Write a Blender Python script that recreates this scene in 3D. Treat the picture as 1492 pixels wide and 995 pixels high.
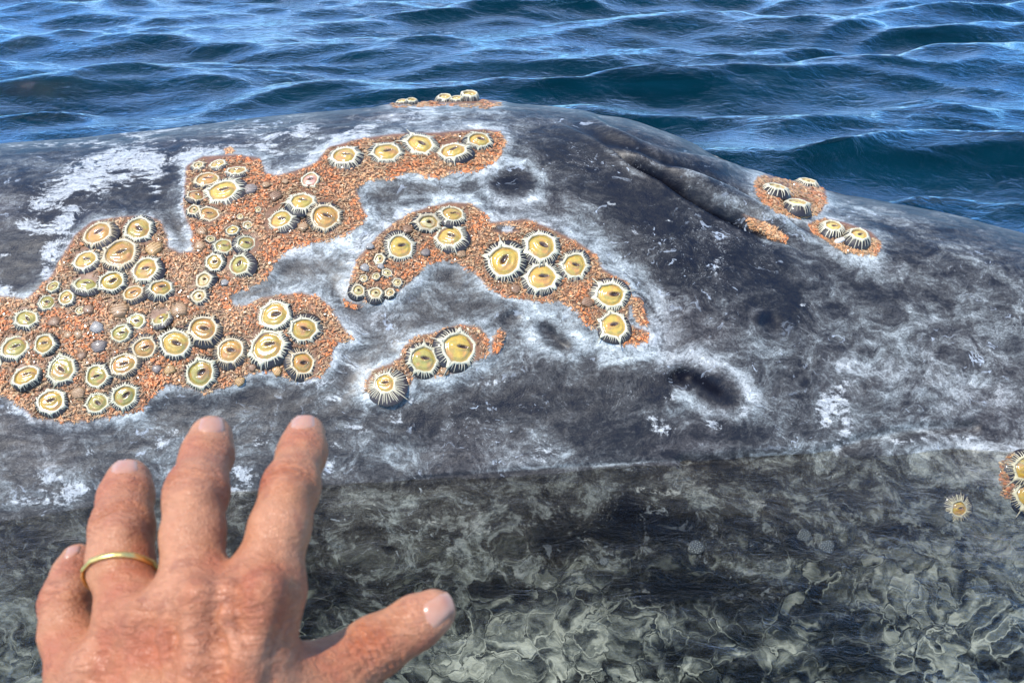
import bpy, math, random
import numpy as np
from mathutils import Vector, Matrix
from mathutils.bvhtree import BVHTree

for o in list(bpy.data.objects):
    bpy.data.objects.remove(o)
sc = bpy.context.scene
COL = sc.collection
R = math.radians
rng = np.random.default_rng(7)
rnd = random.Random(11)

# ------------------------------------------------------------------ camera
PITCH = R(33.0)
FPX = 1171.0                      # focal length in pixels of a 1492 px wide picture
CAM = Vector((0.0, 0.0, 0.5))
cam_data = bpy.data.cameras.new('camera')
cam = bpy.data.objects.new('camera', cam_data)
COL.objects.link(cam)
cam.location = CAM
cam.rotation_euler = (math.pi / 2 - PITCH, 0, 0)
cam_data.sensor_width = 36.0
cam_data.lens = 36.0 * FPX / 1492.0
cam_data.clip_start = 0.01
cam_data.clip_end = 3000.0
cam_data.dof.use_dof = True
cam_data.dof.focus_distance = 0.88
cam_data.dof.aperture_fstop = 22.0
sc.camera = cam

# ------------------------------------------------------------------ world and sun
SUN_EL, SUN_AZ = 64.0, -122.0      # azimuth measured from +Y (away from the viewer) towards +X
world = bpy.data.worlds.new('World')
sc.world = world
world.use_nodes = True
wn, wl = world.node_tree.nodes, world.node_tree.links
wn.clear()
w_out = wn.new('ShaderNodeOutputWorld')
w_bg = wn.new('ShaderNodeBackground')
w_bg.inputs['Strength'].default_value = 0.15
sky = wn.new('ShaderNodeTexSky')
sky.sky_type = 'NISHITA'
sky.sun_disc = False
sky.sun_elevation = R(SUN_EL)
sky.sun_rotation = R(SUN_AZ)
sky.air_density = 1.15
sky.dust_density = 0.0
sky.ozone_density = 7.0
# broken thin cloud over the whole sky
tc = wn.new('ShaderNodeTexCoord')
mp = wn.new('ShaderNodeMapping'); mp.inputs['Scale'].default_value = (1.0, 1.0, 3.0)
cn = wn.new('ShaderNodeTexNoise'); cn.inputs['Scale'].default_value = 2.2; cn.inputs['Detail'].default_value = 7; cn.inputs['Distortion'].default_value = 0.4
cr = wn.new('ShaderNodeValToRGB')
cr.color_ramp.elements[0].position = 0.47; cr.color_ramp.elements[0].color = (0, 0, 0, 1)
cr.color_ramp.elements[1].position = 0.66; cr.color_ramp.elements[1].color = (0.6, 0.6, 0.6, 1)
cm = wn.new('ShaderNodeMixRGB'); cm.inputs['Color2'].default_value = (4.6, 5.7, 7.0, 1)
wl.new(tc.outputs['Generated'], mp.inputs['Vector']); wl.new(mp.outputs['Vector'], cn.inputs['Vector'])
wl.new(cn.outputs['Fac'], cr.inputs['Fac']); wl.new(cr.outputs['Color'], cm.inputs['Fac'])
tn = wn.new('ShaderNodeMixRGB'); tn.blend_type = 'MULTIPLY'; tn.inputs['Fac'].default_value = 1.0; tn.inputs['Color2'].default_value = (0.57, 0.97, 1.33, 1)
wl.new(sky.outputs['Color'], tn.inputs['Color1']); wl.new(tn.outputs['Color'], cm.inputs['Color1']); wl.new(cm.outputs['Color'], w_bg.inputs['Color'])
wl.new(w_bg.outputs['Background'], w_out.inputs['Surface'])

sun_data = bpy.data.lights.new('sun', 'SUN')
sun_data.energy = 3.6
sun_data.angle = R(0.5)
sun_data.color = (1.0, 0.95, 0.87)
sun = bpy.data.objects.new('sun', sun_data)
COL.objects.link(sun)
az, el = R(SUN_AZ), R(SUN_EL)
sun_dir = Vector((math.sin(az) * math.cos(el), math.cos(az) * math.cos(el), math.sin(el)))
sun.rotation_euler = sun_dir.to_track_quat('Z', 'Y').to_euler()
sun.location = sun_dir * 5

sc.view_settings.view_transform = 'Standard'
sc.view_settings.look = 'None'
sc.view_settings.exposure = 0.6
sc.view_settings.gamma = 1.0
sc.render.engine = 'CYCLES'
sc.cycles.max_bounces = 8
sc.cycles.transparent_max_bounces = 8
sc.cycles.use_denoising = True
sc.cycles.sample_clamp_indirect = 6.0

# ------------------------------------------------------------------ helpers
CP, SP = math.cos(PITCH), math.sin(PITCH)

def ray(u, v):
    """unit direction through pixel (u, v) of the 1492 x 995 picture"""
    x = (u - 746.0) / FPX; y = -(v - 497.5) / FPX
    return Vector((x, CP + y * SP, -SP + y * CP)).normalized()

def cam_point(u, v, d):
    """world point at depth d (along the optical axis) behind pixel (u, v)"""
    x = (u - 746.0) / FPX * d; y = -(v - 497.5) / FPX * d
    return Vector((x, d * CP + y * SP, CAM.z - d * SP + y * CP))

def to_px(P):
    """pixel coordinates and depth of an (n, 3) array of points"""
    q = P - np.array(CAM)
    d = q[..., 1] * CP - q[..., 2] * SP
    y = q[..., 1] * SP + q[..., 2] * CP
    d = np.maximum(d, 1e-4)
    return 746.0 + FPX * q[..., 0] / d, 497.5 - FPX * y / d, d

def _hash(ix, iy, iz, seed):
    h = (ix.astype(np.int64) * 374761393 + iy.astype(np.int64) * 668265263 + iz.astype(np.int64) * 2147483647 + seed * 1274126177) & 0xffffffff
    h = ((h ^ (h >> 13)) * 1274126177) & 0xffffffff
    h = h ^ (h >> 16)
    return (h & 0xffffff) / float(0xffffff)

def vnoise(x, y, z=None, seed=0):
    """value noise in 0..1"""
    x = np.asarray(x, float); y = np.asarray(y, float)
    z = np.zeros_like(x) if z is None else np.asarray(z, float)
    ix, iy, iz = np.floor(x), np.floor(y), np.floor(z)
    fx, fy, fz = x - ix, y - iy, z - iz
    fx = fx * fx * (3 - 2 * fx); fy = fy * fy * (3 - 2 * fy); fz = fz * fz * (3 - 2 * fz)
    r = 0
    for a in (0, 1):
        for b in (0, 1):
            for c in (0, 1):
                w = (fx if a else 1 - fx) * (fy if b else 1 - fy) * (fz if c else 1 - fz)
                r = r + w * _hash(ix + a, iy + b, iz + c, seed)
    return r

def fbm(x, y, z=None, oct=4, seed=0, gain=0.5):
    s = 0; a = 1; t = 0
    z = np.zeros_like(np.asarray(x, float)) if z is None else z
    for k in range(oct):
        s = s + a * vnoise(x * 2 ** k + 13.7 * k, y * 2 ** k + 7.1 * k, z * 2 ** k, seed + k)
        t += a; a *= gain
    return s / t

def sstep(a, b, x):
    t = np.clip((x - a) / (b - a), 0, 1)
    return t * t * (3 - 2 * t)

def make_mesh(name, verts, faces, mat=None, parent=None, smooth=True, colors=None, attrs=None, nverts=None):
    """verts (n,3), faces (m,3|4) arrays or a list of arrays with different widths"""
    me = bpy.data.meshes.new(name)
    verts = np.asarray(verts, np.float32)
    groups = faces if isinstance(faces, list) else [faces]
    groups = [np.asarray(g, np.int32) for g in groups if len(g)]
    nl = sum(g.size for g in groups); nf = sum(len(g) for g in groups)
    me.vertices.add(len(verts)); me.loops.add(nl); me.polygons.add(nf)
    me.vertices.foreach_set('co', verts.ravel())
    me.loops.foreach_set('vertex_index', np.concatenate([g.ravel() for g in groups]))
    st = []; off = 0
    for g in groups:
        st.append(off + np.arange(len(g)) * g.shape[1]); off += g.size
    me.polygons.foreach_set('loop_start', np.concatenate(st).astype(np.int32))
    me.polygons.foreach_set('use_smooth', np.full(nf, smooth))
    me.update(calc_edges=True)
    if colors is not None:
        a = me.attributes.new('col', 'FLOAT_COLOR', 'POINT')
        c = np.ones((len(verts), 4), np.float32); c[:, :3] = colors
        a.data.foreach_set('color', c.ravel())
    for k, arr in (attrs or {}).items():
        a = me.attributes.new(k, 'FLOAT', 'POINT')
        a.data.foreach_set('value', np.asarray(arr, np.float32).ravel())
    if mat: me.materials.append(mat)
    ob = bpy.data.objects.new(name, me)
    COL.objects.link(ob)
    if parent is not None: ob.parent = parent
    return ob

def tag(o, label=None, cat=None, group=None, kind=None):
    if label: o['label'] = label
    if cat: o['category'] = cat
    if group: o['group'] = group
    if kind: o['kind'] = kind
    return o

def grid_faces(nr, nc, wrap=False):
    i = np.arange(nr - 1)[:, None]; j = np.arange(nc if wrap else nc - 1)[None, :]
    a = i * nc + j; b = i * nc + (j + 1) % nc
    return np.stack([a, b, b + nc, a + nc], -1).reshape(-1, 4)

def poly_dist(poly, u, v):
    """signed distance in pixels, negative inside"""
    P = np.asarray(poly, float); n = len(P)
    d = np.full(u.shape, 1e9); ins = np.zeros(u.shape, bool)
    for k in range(n):
        a, b = P[k], P[(k + 1) % n]
        e = b - a; l2 = max(e @ e, 1e-9)
        t = np.clip(((u - a[0]) * e[0] + (v - a[1]) * e[1]) / l2, 0, 1)
        d = np.minimum(d, np.hypot(u - a[0] - t * e[0], v - a[1] - t * e[1]))
        c = (a[1] > v) != (b[1] > v)
        xi = a[0] + (v - a[1]) * e[0] / (e[1] if abs(e[1]) > 1e-9 else 1e-9)
        ins ^= c & (u < xi)
    return np.where(ins, -d, d)

def line_dist(pts, u, v):
    """(signed distance: positive above/right of the line, parameter 0..1 along it)"""
    P = np.asarray(pts, float)
    L = np.concatenate([[0], np.cumsum(np.hypot(*(P[1:] - P[:-1]).T))])
    best = np.full(u.shape, 1e9); sgn = np.ones(u.shape); s = np.zeros(u.shape)
    for k in range(len(P) - 1):
        a, b = P[k], P[k + 1]; e = b - a; l2 = e @ e
        t = np.clip(((u - a[0]) * e[0] + (v - a[1]) * e[1]) / l2, 0, 1)
        dx, dy = u - a[0] - t * e[0], v - a[1] - t * e[1]
        d = np.hypot(dx, dy)
        m = d < best
        best = np.where(m, d, best)
        sgn = np.where(m, np.sign(dx * e[1] - dy * e[0] + 1e-9), sgn)
        s = np.where(m, (L[k] + t * math.sqrt(l2)) / L[-1], s)
    return best * sgn, s

# ------------------------------------------------------------------ material helpers
class NT:
    def __init__(self, name):
        self.m = bpy.data.materials.new(name); self.m.use_nodes = True
        self.t = self.m.node_tree; self.t.nodes.clear()
        self.out = self.n('ShaderNodeOutputMaterial')
    def n(self, typ, **kw):
        nd = self.t.nodes.new(typ)
        for k, val in kw.items():
            if k.startswith('i_'):
                key = k[2:].replace('_', ' ')
                nd.inputs[key].default_value = val
            else:
                setattr(nd, k, val)
        return nd
    def l(self, a, b): self.t.links.new(a, b)
    def attr(self, name): return self.n('ShaderNodeAttribute', attribute_name=name)
    def math(self, op, a, b=None, clamp=False):
        nd = self.n('ShaderNodeMath', operation=op, use_clamp=clamp)
        for i, x in enumerate((a, b)):
            if x is None: continue
            if isinstance(x, (int, float)): nd.inputs[i].default_value = x
            else: self.l(x, nd.inputs[i])
        return nd.outputs[0]
    def noise(self, vec, scale, detail=4, rough=0.5, dist=0.0):
        nd = self.n('ShaderNodeTexNoise'); nd.inputs['Scale'].default_value = scale
        nd.inputs['Detail'].default_value = detail; nd.inputs['Roughness'].default_value = rough; nd.inputs['Distortion'].default_value = dist
        if vec is not None: self.l(vec, nd.inputs['Vector'])
        return nd.outputs['Fac']
    def ramp(self, fac, stops):
        nd = self.n('ShaderNodeValToRGB')
        while len(nd.color_ramp.elements) < len(stops): nd.color_ramp.elements.new(0.5)
        for e, (p, c) in zip(nd.color_ramp.elements, stops):
            e.position = p; e.color = (c, c, c, 1) if isinstance(c, (int, float)) else (*c, 1)
        self.l(fac, nd.inputs['Fac']); return nd.outputs['Color']
    def mix(self, fac, a, b, mode='MIX'):
        nd = self.n('ShaderNodeMixRGB', blend_type=mode)
        for s, x in (('Fac', fac), ('Color1', a), ('Color2', b)):
            if isinstance(x, (int, float)): nd.inputs[s].default_value = x
            elif isinstance(x, tuple): nd.inputs[s].default_value = (*x, 1)
            else: self.l(x, nd.inputs[s])
        return nd.outputs['Color']
    def mapping(self, scale, rot=(0, 0, 0)):
        tcn = self.n('ShaderNodeTexCoord'); m = self.n('ShaderNodeMapping')
        m.inputs['Scale'].default_value = scale; m.inputs['Rotation'].default_value = rot
        self.l(tcn.outputs['Object'], m.inputs['Vector']); return m.outputs['Vector']
    def bump(self, height, strength, dist, normal=None):
        b = self.n('ShaderNodeBump'); b.inputs['Strength'].default_value = strength; b.inputs['Distance'].default_value = dist
        self.l(height, b.inputs['Height'])
        if normal is not None: self.l(normal, b.inputs['Normal'])
        return b.outputs['Normal']
    def principled(self, **kw):
        p = self.n('ShaderNodeBsdfPrincipled')
        for k, x in kw.items():
            s = p.inputs[k.replace('_', ' ')]
            if isinstance(x, (int, float)): s.default_value = x
            elif isinstance(x, tuple): s.default_value = (*x, 1) if len(x) == 3 and s.type == 'RGBA' else x
            else: self.l(x, s)
        self.l(p.outputs[0], self.out.inputs['Surface']); return p
# ------------------------------------------------------------------ outlines of the lice patches, read off the whale
PATCH_MAIN = [(-40,480),(-40,420),(0,432),(40,437),(75,405),(95,370),(110,345),(135,325),(175,318),(215,317),(235,324),(245,345),(247,362),(264,370),(282,368),
 (280,340),(268,310),(270,275),(272,245),(296,231),(345,228),(380,233),(388,255),(405,258),(430,252),(460,240),(478,218),(520,206),(575,198),(640,196),(700,191),(728,194),(737,208),
 (728,232),(700,250),(655,254),(640,262),(600,252),(568,262),(537,264),(520,279),(524,295),(536,317),(526,330),(508,341),(480,352),(440,358),(420,365),(400,385),(391,404),(370,418),(345,427),(336,433),
 (342,446),(360,446),(383,435),(410,431),(438,427),(462,433),(480,446),(498,475),(514,495),(492,500),(486,508),(482,532),(467,550),(442,556),(416,551),(391,541),(362,545),(345,560),(326,566),(298,573),(271,564),
 (244,561),(225,577),(203,600),(163,608),(130,614),(95,615),(49,609),(27,588),(0,575),(-40,568)]
PATCH_ARCH = [(510,413),(516,392),(523,375),(534,364),(552,344),(578,324),(600,312),(623,304),(654,297),(685,298),(707,313),(715,326),(740,324),(768,321),(802,335),(839,353),(868,373),(877,393),(892,402),(914,413),(919,436),
 (914,460),(916,474),(945,484),(944,499),(925,503),(901,503),(888,490),(866,479),(848,470),(839,452),(817,441),(779,441),(735,433),(709,419),(691,399),(682,397),(667,384),(645,381),(623,386),(605,406),(585,424),(563,437),(534,440),(512,432)]
PATCH_TAIL = [(917,432),(934,435),(940,455),(946,474),(934,478),(922,460)]
PATCH_SMALL = [(532,558),(545,538),(570,530),(584,520),(588,506),(604,492),(637,484),(671,473),(699,478),(710,490),(712,516),(693,527),(673,540),(649,548),(628,549),(602,543),(599,560),(582,577),(550,583),(532,570)]
PATCH_STRIPE = [(727,480),(738,484),(733,500),(727,516),(716,518),(716,498)]
PATCH_HEAD_TOP = [(1100,264),(1112,257),(1140,260),(1165,254),(1192,262),(1203,275),(1203,296),(1196,312),(1178,320),(1150,318),(1120,306),(1103,287)]
PATCH_HEAD_LOW = [(1176,328),(1200,320),(1235,328),(1268,340),(1283,356),(1277,371),(1250,375),(1220,363),(1192,345)]
PATCH_SLIT = [(1082,313),(1100,320),(1125,331),(1147,346),(1144,355),(1125,349),(1098,334)]
PATCH_EDGE = [(1456,676),(1466,662),(1500,657),(1535,690),(1535,735),(1488,734),(1458,722)]
PATCH_RIDGE = [(563,157),(572,148),(610,146),(660,142),(712,147),(728,152),(722,158),(640,156)]
PATCH_TRAIL = [(500,436),(508,441),(528,447),(520,452),(504,449)]
PATCH_SPOT = [(327,218),(336,216),(340,221),(334,225),(327,223)]
PATCHES = [
 (PATCH_MAIN, 'orange lice mass covering the largest barnacle patch, left half of the whale', 3.4),
 (PATCH_ARCH, 'orange lice in an arched band between the round scar and the smallest patch', 3.4),
 (PATCH_TAIL, 'short bright orange strip of lice right of the last two barnacles of the arch', 3.4),
 (PATCH_SMALL, 'orange lice around the three barnacles above the index fingertip', 3.4),
 (PATCH_STRIPE, 'thin orange wisp of lice just right of the three barnacle patch', 3.6),
 (PATCH_HEAD_TOP, 'tan lice around the three side-on barnacles by the ridge near the water', 3.6),
 (PATCH_HEAD_LOW, 'tan lice around the two barnacles below the blowhole folds', 3.6),
 (PATCH_SLIT, 'thin rusty line of lice inside the blowhole fold', 3.6),
 (PATCH_EDGE, 'brown lice at the right edge of the picture near the waterline', 3.4),
 (PATCH_RIDGE, 'tan lice along the skyline of the back in front of the sea', 3.6),
 (PATCH_TRAIL, 'tiny crumb of lice trailing from the lower left end of the arch', 3.4),
 (PATCH_SPOT, 'tiny lone ochre speck of lice on white skin above the top left barnacles', 3.6),
]
# ------------------------------------------------------------------ barnacles: u, v, rim half width, base factor, style, label
B = [
 (143,341,22,1.30,'o','big barnacle with orange-brown centre, top left corner of the largest patch'),
 (202,334,21,1.30,'y','barnacle right beside the top left corner one, slit dark, above white hexagon rims'),
 (175,369,24,1.28,'o','largest orange-centred barnacle of the upper left cluster, below its top pair'),
 (125,379,18,1.32,'y','hexagonal barnacle on the left rim of the upper left cluster'),
 (213,393,20,1.32,'y','barnacle with long pointed corners on the right of the upper left cluster'),
 (126,414,16,1.30,'g','pale green barnacle with bright glints below the hexagonal left rim one'),
 (164,411,17,1.32,'y','yellow barnacle in the middle of the lower row of the upper left cluster'),
 (195,428,14,1.35,'o','small brown-centred barnacle squeezed under the pointed-cornered one'),
 (235,421,16,1.45,'y','barnacle with dark spiny right side, rightmost of the upper left cluster'),
 (78,418,10,1.3,'g','small greenish barnacle, uppermost of the trio at the far left skin edge'),
 (97,434,12,1.35,'y','frilled barnacle, right one of the trio at the far left skin edge'),
 (69,441,11,1.3,'g','small barnacle, lowest of the trio at the far left skin edge'),
 (289,241,9,1.45,'h','small tilted barnacle at the top left corner of the tall cluster'),
 (317,239,12,1.35,'y','round barnacle topmost in the tall cluster, under the ochre speck'),
 (345,250,13,1.35,'y','mottled barnacle at top right of the tall cluster with one long spur'),
 (302,262,16,1.2,'o','orange-yellow barnacle just above left of the spiked one in the tall cluster'),
 (325,279,21,1.45,'k','spiked barnacle with long black-and-white ribs, biggest of the tall cluster'),
 (286,286,13,1.25,'o','flat oval barnacle on the left edge of the tall cluster'),
 (283,307,10,1.5,'h','tilted little barnacle on the left edge, second lowest of the tall cluster top'),
 (305,312,13,1.35,'o','barnacle with white spurs pointing down, below the spiked one'),
 (339,336,9,1.35,'y','little pale star barnacle between rust-coloured lice in the tall cluster'),
 (326,359,13,1.3,'g','pale green barnacle merged into a white crust, middle of the tall cluster'),
 (359,355,13,1.5,'g','barnacle with black ribs on its right, above the six-pointed one'),
 (350,387,17,1.4,'g','six-pointed barnacle with dark spiny skirt, lower right of the tall cluster'),
 (313,383,13,1.35,'y','barnacle left of the six-pointed one with a dark slit'),
 (298,409,13,1.35,'h','barnacle with a round dark hole, second lowest of the tall cluster'),
 (290,432,11,1.45,'h','lowest barnacle of the tall cluster, round hole and short spines'),
 (361,328,7,1.2,'h','tiny volcano-shaped barnacle right of the little pale star'),
 (307,349,6.5,1.2,'h','tiny ring-shaped barnacle left of the little pale star'),
 (350,316,5,1.2,'h','pinhole barnacle above the little pale star'),
 (376,306,5,1.2,'h','pinhole barnacle left of the two white-spiked ones'),
 (39,465,15,1.4,'g','green barnacle near the left edge with spurs pointing right'),
 (22,506,18,1.2,'g','wide barnacle at the left edge, left one of a level pair'),
 (66,502,16,1.25,'y','wide barnacle at the left edge, right one of a level pair'),
 (39,549,20,1.2,'y','large barnacle with a bright glint at the lower left edge'),
 (90,538,20,1.3,'g','large green barnacle with a tuft of spines at its top right'),
 (75,585,21,1.25,'y','large barnacle with a round brown hole, lowest on the left'),
 (142,548,16,1.3,'g','grey-rimmed green barnacle above the smallest low one'),
 (180,531,19,1.35,'o','tilted reddish barnacle with a spiked white hood'),
 (142,587,15,1.3,'g','smallest of the low barnacles, oval, above the ring finger'),
 (182,577,18,1.4,'g','low barnacle with bristles on its right side, above the middle finger knuckle'),
 (177,486,13,1.3,'g','green barnacle left of the row of small ones in the centre of the left patch'),
 (199,468,12,1.3,'g','small barnacle, left one of the two above the centre of the left patch'),
 (235,464,13,1.35,'g','small barnacle, right one of the two above the centre of the left patch'),
 (211,507,16,1.4,'o','pink-brown barnacle with pointed corners between the green one and the tilted oval'),
 (256,500,22,1.3,'y','tilted oval barnacle with long top spur in the lower centre patch'),
 (297,480,20,1.4,'o','barnacle with a bold brown hole and dark fringe, upper centre'),
 (336,511,20,1.4,'o','barnacle with bold brown hole, dark fringe and orange blush, lower centre'),
 (293,544,22,1.3,'g','smooth olive barnacle with a jagged white collar at the lower edge of the patch'),
 (390,505,25,1.3,'y','largest barnacle of the four at the right end of the left patch'),
 (400,459,22,1.2,'y','topmost barnacle of the four at the right end of the left patch'),
 (443,480,20,1.4,'y','right upper barnacle of the four at the right end, spiny right side'),
 (441,529,18,1.5,'o','right lower barnacle of the four at the right end, wide spiny skirt'),
 (-8,529,11,1.3,'y','barnacle cut off by the left edge of the picture'),
 (117,453,7,1.3,'h','tiny white-frosted barnacle right of the far left trio'),
 (440,294,19,1.4,'k','white-spiked barnacle, upper one of the three in the middle of the patch'),
 (409,320,18,1.45,'k','white-spiked barnacle, left one of the three in the middle of the patch'),
 (474,317,21,1.35,'o','orange glossy barnacle, right one of the three in the middle of the patch'),
 (452,263,13,1.2,'e','empty barnacle shell filled with pink lice'),
 (502,228,20,1.45,'k','leftmost barnacle of the row of five along the top'),
 (563,222,20,1.4,'k','second barnacle from the left in the row of five along the top'),
 (612,211,20,1.45,'k','middle barnacle of the row of five along the top, long white keel'),
 (660,221,21,1.4,'k','fourth barnacle from the left in the row of five along the top'),
 (698,206,17,1.45,'k','rightmost barnacle of the row of five along the top'),
 (583,360,19,1.4,'k','leftmost large barnacle of the arched patch'),
 (624,325,17,1.35,'h','barnacle with open brown hole near the crown of the arch'),
 (659,313,18,1.4,'y','topmost barnacle at the crown of the arch'),
 (655,345,19,1.4,'k','barnacle with long ribs under the topmost one of the arch'),
 (735,381,25,1.4,'k','largest barnacle of the four clustered in the arch, on their left'),
 (788,360,22,1.4,'k','uppermost barnacle of the four clustered in the arch'),
 (789,404,23,1.4,'k','lowest barnacle of the four clustered in the arch'),
 (837,387,19,1.4,'k','rightmost barnacle of the four clustered in the arch'),
 (889,430,20,1.4,'k','upper barnacle of the pair at the right foot of the arch'),
 (894,474,20,1.3,'k','lower barnacle of the pair at the right foot of the arch'),
 (522,424,10,1.5,'h','spiky little barnacle at the lower left tip of the arch'),
 (547,428,10,1.5,'h','spiky little barnacle right of the lower left tip of the arch'),
 (553,378,9,1.4,'h','small olive barnacle left of the leftmost large one in the arch'),
 (564,398,7,1.35,'h','tiny barnacle below the leftmost large one in the arch'),
 (548,403,6,1.3,'h','tiny pink barnacle in the middle of the small ones of the arch'),
 (530,406,6,1.3,'h','tiny pale barnacle above the spiky one at the arch tip'),
 (579,412,7,1.5,'h','tiny spiny barnacle at the lower edge of the arch'),
 (568,427,7,1.3,'h','tiny barnacle beside the two spiky ones at the arch tip'),
 (668,507,26,1.35,'k','largest and rightmost barnacle of the small lower patch'),
 (617,524,21,1.35,'g','middle barnacle of the small lower patch'),
 (561,559,15,1.9,'k','tall barnacle with wide black-and-white skirt above the index fingertip'),
 (1131,274,14,1.6,'s','side-on yellow barnacle, left one of three beside the blowhole folds'),
 (1177,266,12,1.6,'s','white-ribbed barnacle against the sea, farthest of the three beside the folds'),
 (1161,297,17,1.45,'s','wide-topped barnacle, nearest of the three beside the folds'),
 (1213,331,14,1.6,'s','left barnacle of the pair below the blowhole folds'),
 (1250,345,15,1.6,'s','right barnacle of the pair below the blowhole folds'),
 (1495,683,20,1.5,'k','upper barnacle cut off by the right edge of the picture'),
 (1500,721,20,1.4,'k','lower barnacle cut off by the right edge of the picture'),
 (1397,741,12,1.75,'k','lone starburst barnacle under the water at right'),
 (586,150,7,1.4,'s','leftmost tiny barnacle on the skyline of the back'),
 (600,149,8,1.4,'s','second tiny barnacle from the left on the skyline of the back'),
 (648,147,10,1.5,'s','barnacle standing in the middle of the skyline row'),
 (666,147,8,1.5,'s','barnacle just left of the rightmost one on the skyline'),
 (684,147,12,1.4,'s','rightmost and largest barnacle on the skyline of the back'),
]
# young, closed, striped barnacles sunk in the lice: u, v, half width, label
Y = [
 (175,453,13,'biggest brown striped young barnacle, in the centre of the left patch'),
 (262,452,12,'brown ribbed young barnacle left of the bold-holed upper centre one'),
 (142,478,10,'grey striped young barnacle left of the green centre barnacle'),
 (145,505,11,'brown young barnacle between the two rows at left centre'),
 (120,519,7,'dark small young barnacle right of the spine-tufted green one'),
 (115,573,10,'tan striped young barnacle right of the lowest left barnacle'),
 (229,538,7,'pale ringed young barnacle right of the tilted reddish one'),
 (248,539,8,'ochre young barnacle left of the jagged-collared one'),
 (80,470,9,'tan young barnacle right of the green left edge one'),
 (115,488,7,'round young barnacle in pink lice below the frosted tiny one'),
 (100,489,6,'round young barnacle above the level pair at the left edge'),
 (402,287,9,'brown banded young barnacle left of the upper white-spiked one'),
 (442,332,8,'striped young barnacle between the lower two white-spiked ones'),
 (388,271,6,'tiny dark young barnacle in the neck of the patch'),
 (416,266,5,'tiny ringed young barnacle beside the empty shell'),
 (295,338,8,'striped young barnacle on the left edge above the ring-shaped one'),
 (292,359,8,'striped young barnacle on the left edge below the ring-shaped one'),
 (366,277,10,'rust banded young barnacle right of the big spiked one'),
 (328,413,6,'glassy ringed young barnacle right of the round-holed one'),
 (368,536,6,'ringed young barnacle below the lower bold-holed one'),
 (404,541,7,'ochre young barnacle under the largest of the four right end ones'),
 (350,556,7,'orange young barnacle on the lower edge right of the olive one'),
 (594,335,8,'brown young barnacle above the leftmost large one in the arch'),
 (620,369,7,'green brown young barnacle under the long-ribbed one of the arch'),
 (672,371,7,'tan young barnacle at the inner edge of the arch'),
 (751,422,8,'striped young barnacle on the lower edge of the four in the arch'),
 (855,441,9,'dark reddish young barnacle left of the pair at the arch foot'),
 (648,541,7,'pinkish young barnacle on the lower edge of the small lower patch'),
 (225,363,12,'broad ochre young barnacle right of the largest orange-centred one'),
 (532,391,7,'grey round young barnacle near the left rim of the arch'),
 (539,360,6,'glassy round young barnacle highest on the left rim of the arch'),
 (555,389,5,'tiny glassy young barnacle under the small olive one'),
 (130,452,8,'brown furrowed young barnacle left of the biggest striped one'),
 (85,352,0,''),
]
Y = [y for y in Y if y[2] > 0]
# ------------------------------------------------------------------ the whale: a closed back rising from the water
SIL = np.array([(-400,258),(-200,236),(0,212),(120,202),(260,187),(400,170),(560,156),(660,152),(740,151),(800,156),(870,167),(920,176),(960,188),(1000,206),(1050,230),(1100,252),(1150,268),(1200,279),(1260,289),(1340,304),(1400,320),(1450,336),(1492,352),(1560,384),(1650,432)], float)
WLN = np.array([(-500,800),(0,765),(250,728),(530,710),(750,693),(1000,674),(1180,662),(1492,644),(2000,640)], float)
YS = np.array([(-400,.86),(0,.90),(746,.99),(1000,.97),(1492,.86),(1650,.80)], float)

def px_to_z0(u, v):
    d = ray(u, v); t = CAM.z / -d.z
    return CAM.x + d.x * t, d.y * t
wl = np.array([px_to_z0(u, v) for u, v in WLN])
cu = np.array([px_to_z0(u, 600) for u in range(-600, 2200, 50)])

def crest_guess():
    xs = []; ys = []; zs = []
    for u, v in SIL:
        y = np.interp(u, YS[:, 0], YS[:, 1]); d = ray(u, v); t = y / d.y
        xs.append(d.x * t); ys.append(y - 0.06); zs.append(CAM.z + d.z * t + 0.012)
    return np.array(xs), np.array(ys), np.array(zs)
CX, CY, CZ = crest_guess()

def smooth_interp(x, xp, fp):
    """monotone-ish smooth interpolation: linear, then averaged"""
    r = 0; k = 9; w = 0.05
    for i in range(k):
        r = r + np.interp(x + (i - (k - 1) / 2) * w / k * 2, xp, fp)
    return r / k

def whale_surface(x, t):
    """x (n), t (m): t = 0 crest, 1 waterline, <0 the far side. Returns (m, n, 3)"""
    yc = smooth_interp(x, CX, CY); zc = smooth_interp(x, CX, CZ)
    yw = smooth_interp(x, wl[:, 0], wl[:, 1])
    # both ends dive
    e = 1 - 0.9 * sstep(0.0, 1.0, (x - 1.0) / 1.0) - 0.0
    dive = -0.5 * np.clip((x - 0.95) / 1.0, 0, 2) ** 2 - 0.35 * np.clip((-x - 1.3) / 1.2, 0, 2) ** 2
    T, X = np.meshgrid(t, x, indexing='ij')
    Yc, Zc, Yw = yc[None, :], zc[None, :], yw[None, :]
    Yy = np.where(T >= 0, Yc - T * (Yc - Yw), Yc - T * 0.34)
    Tp = np.maximum(T, 0); Tn = np.maximum(-T, 0)
    p = 1.95
    Z = np.where(T >= 0, Zc * (1 - Tp ** p), Zc - 0.20 * Tn ** 2.0)
    # below the water the flank swings under
    Yy = Yy + 0.10 * np.clip(T - 1.5, 0, 9) ** 2
    Z = Z + dive[None, :]
    return np.stack([X, Yy, Z], -1)

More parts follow.
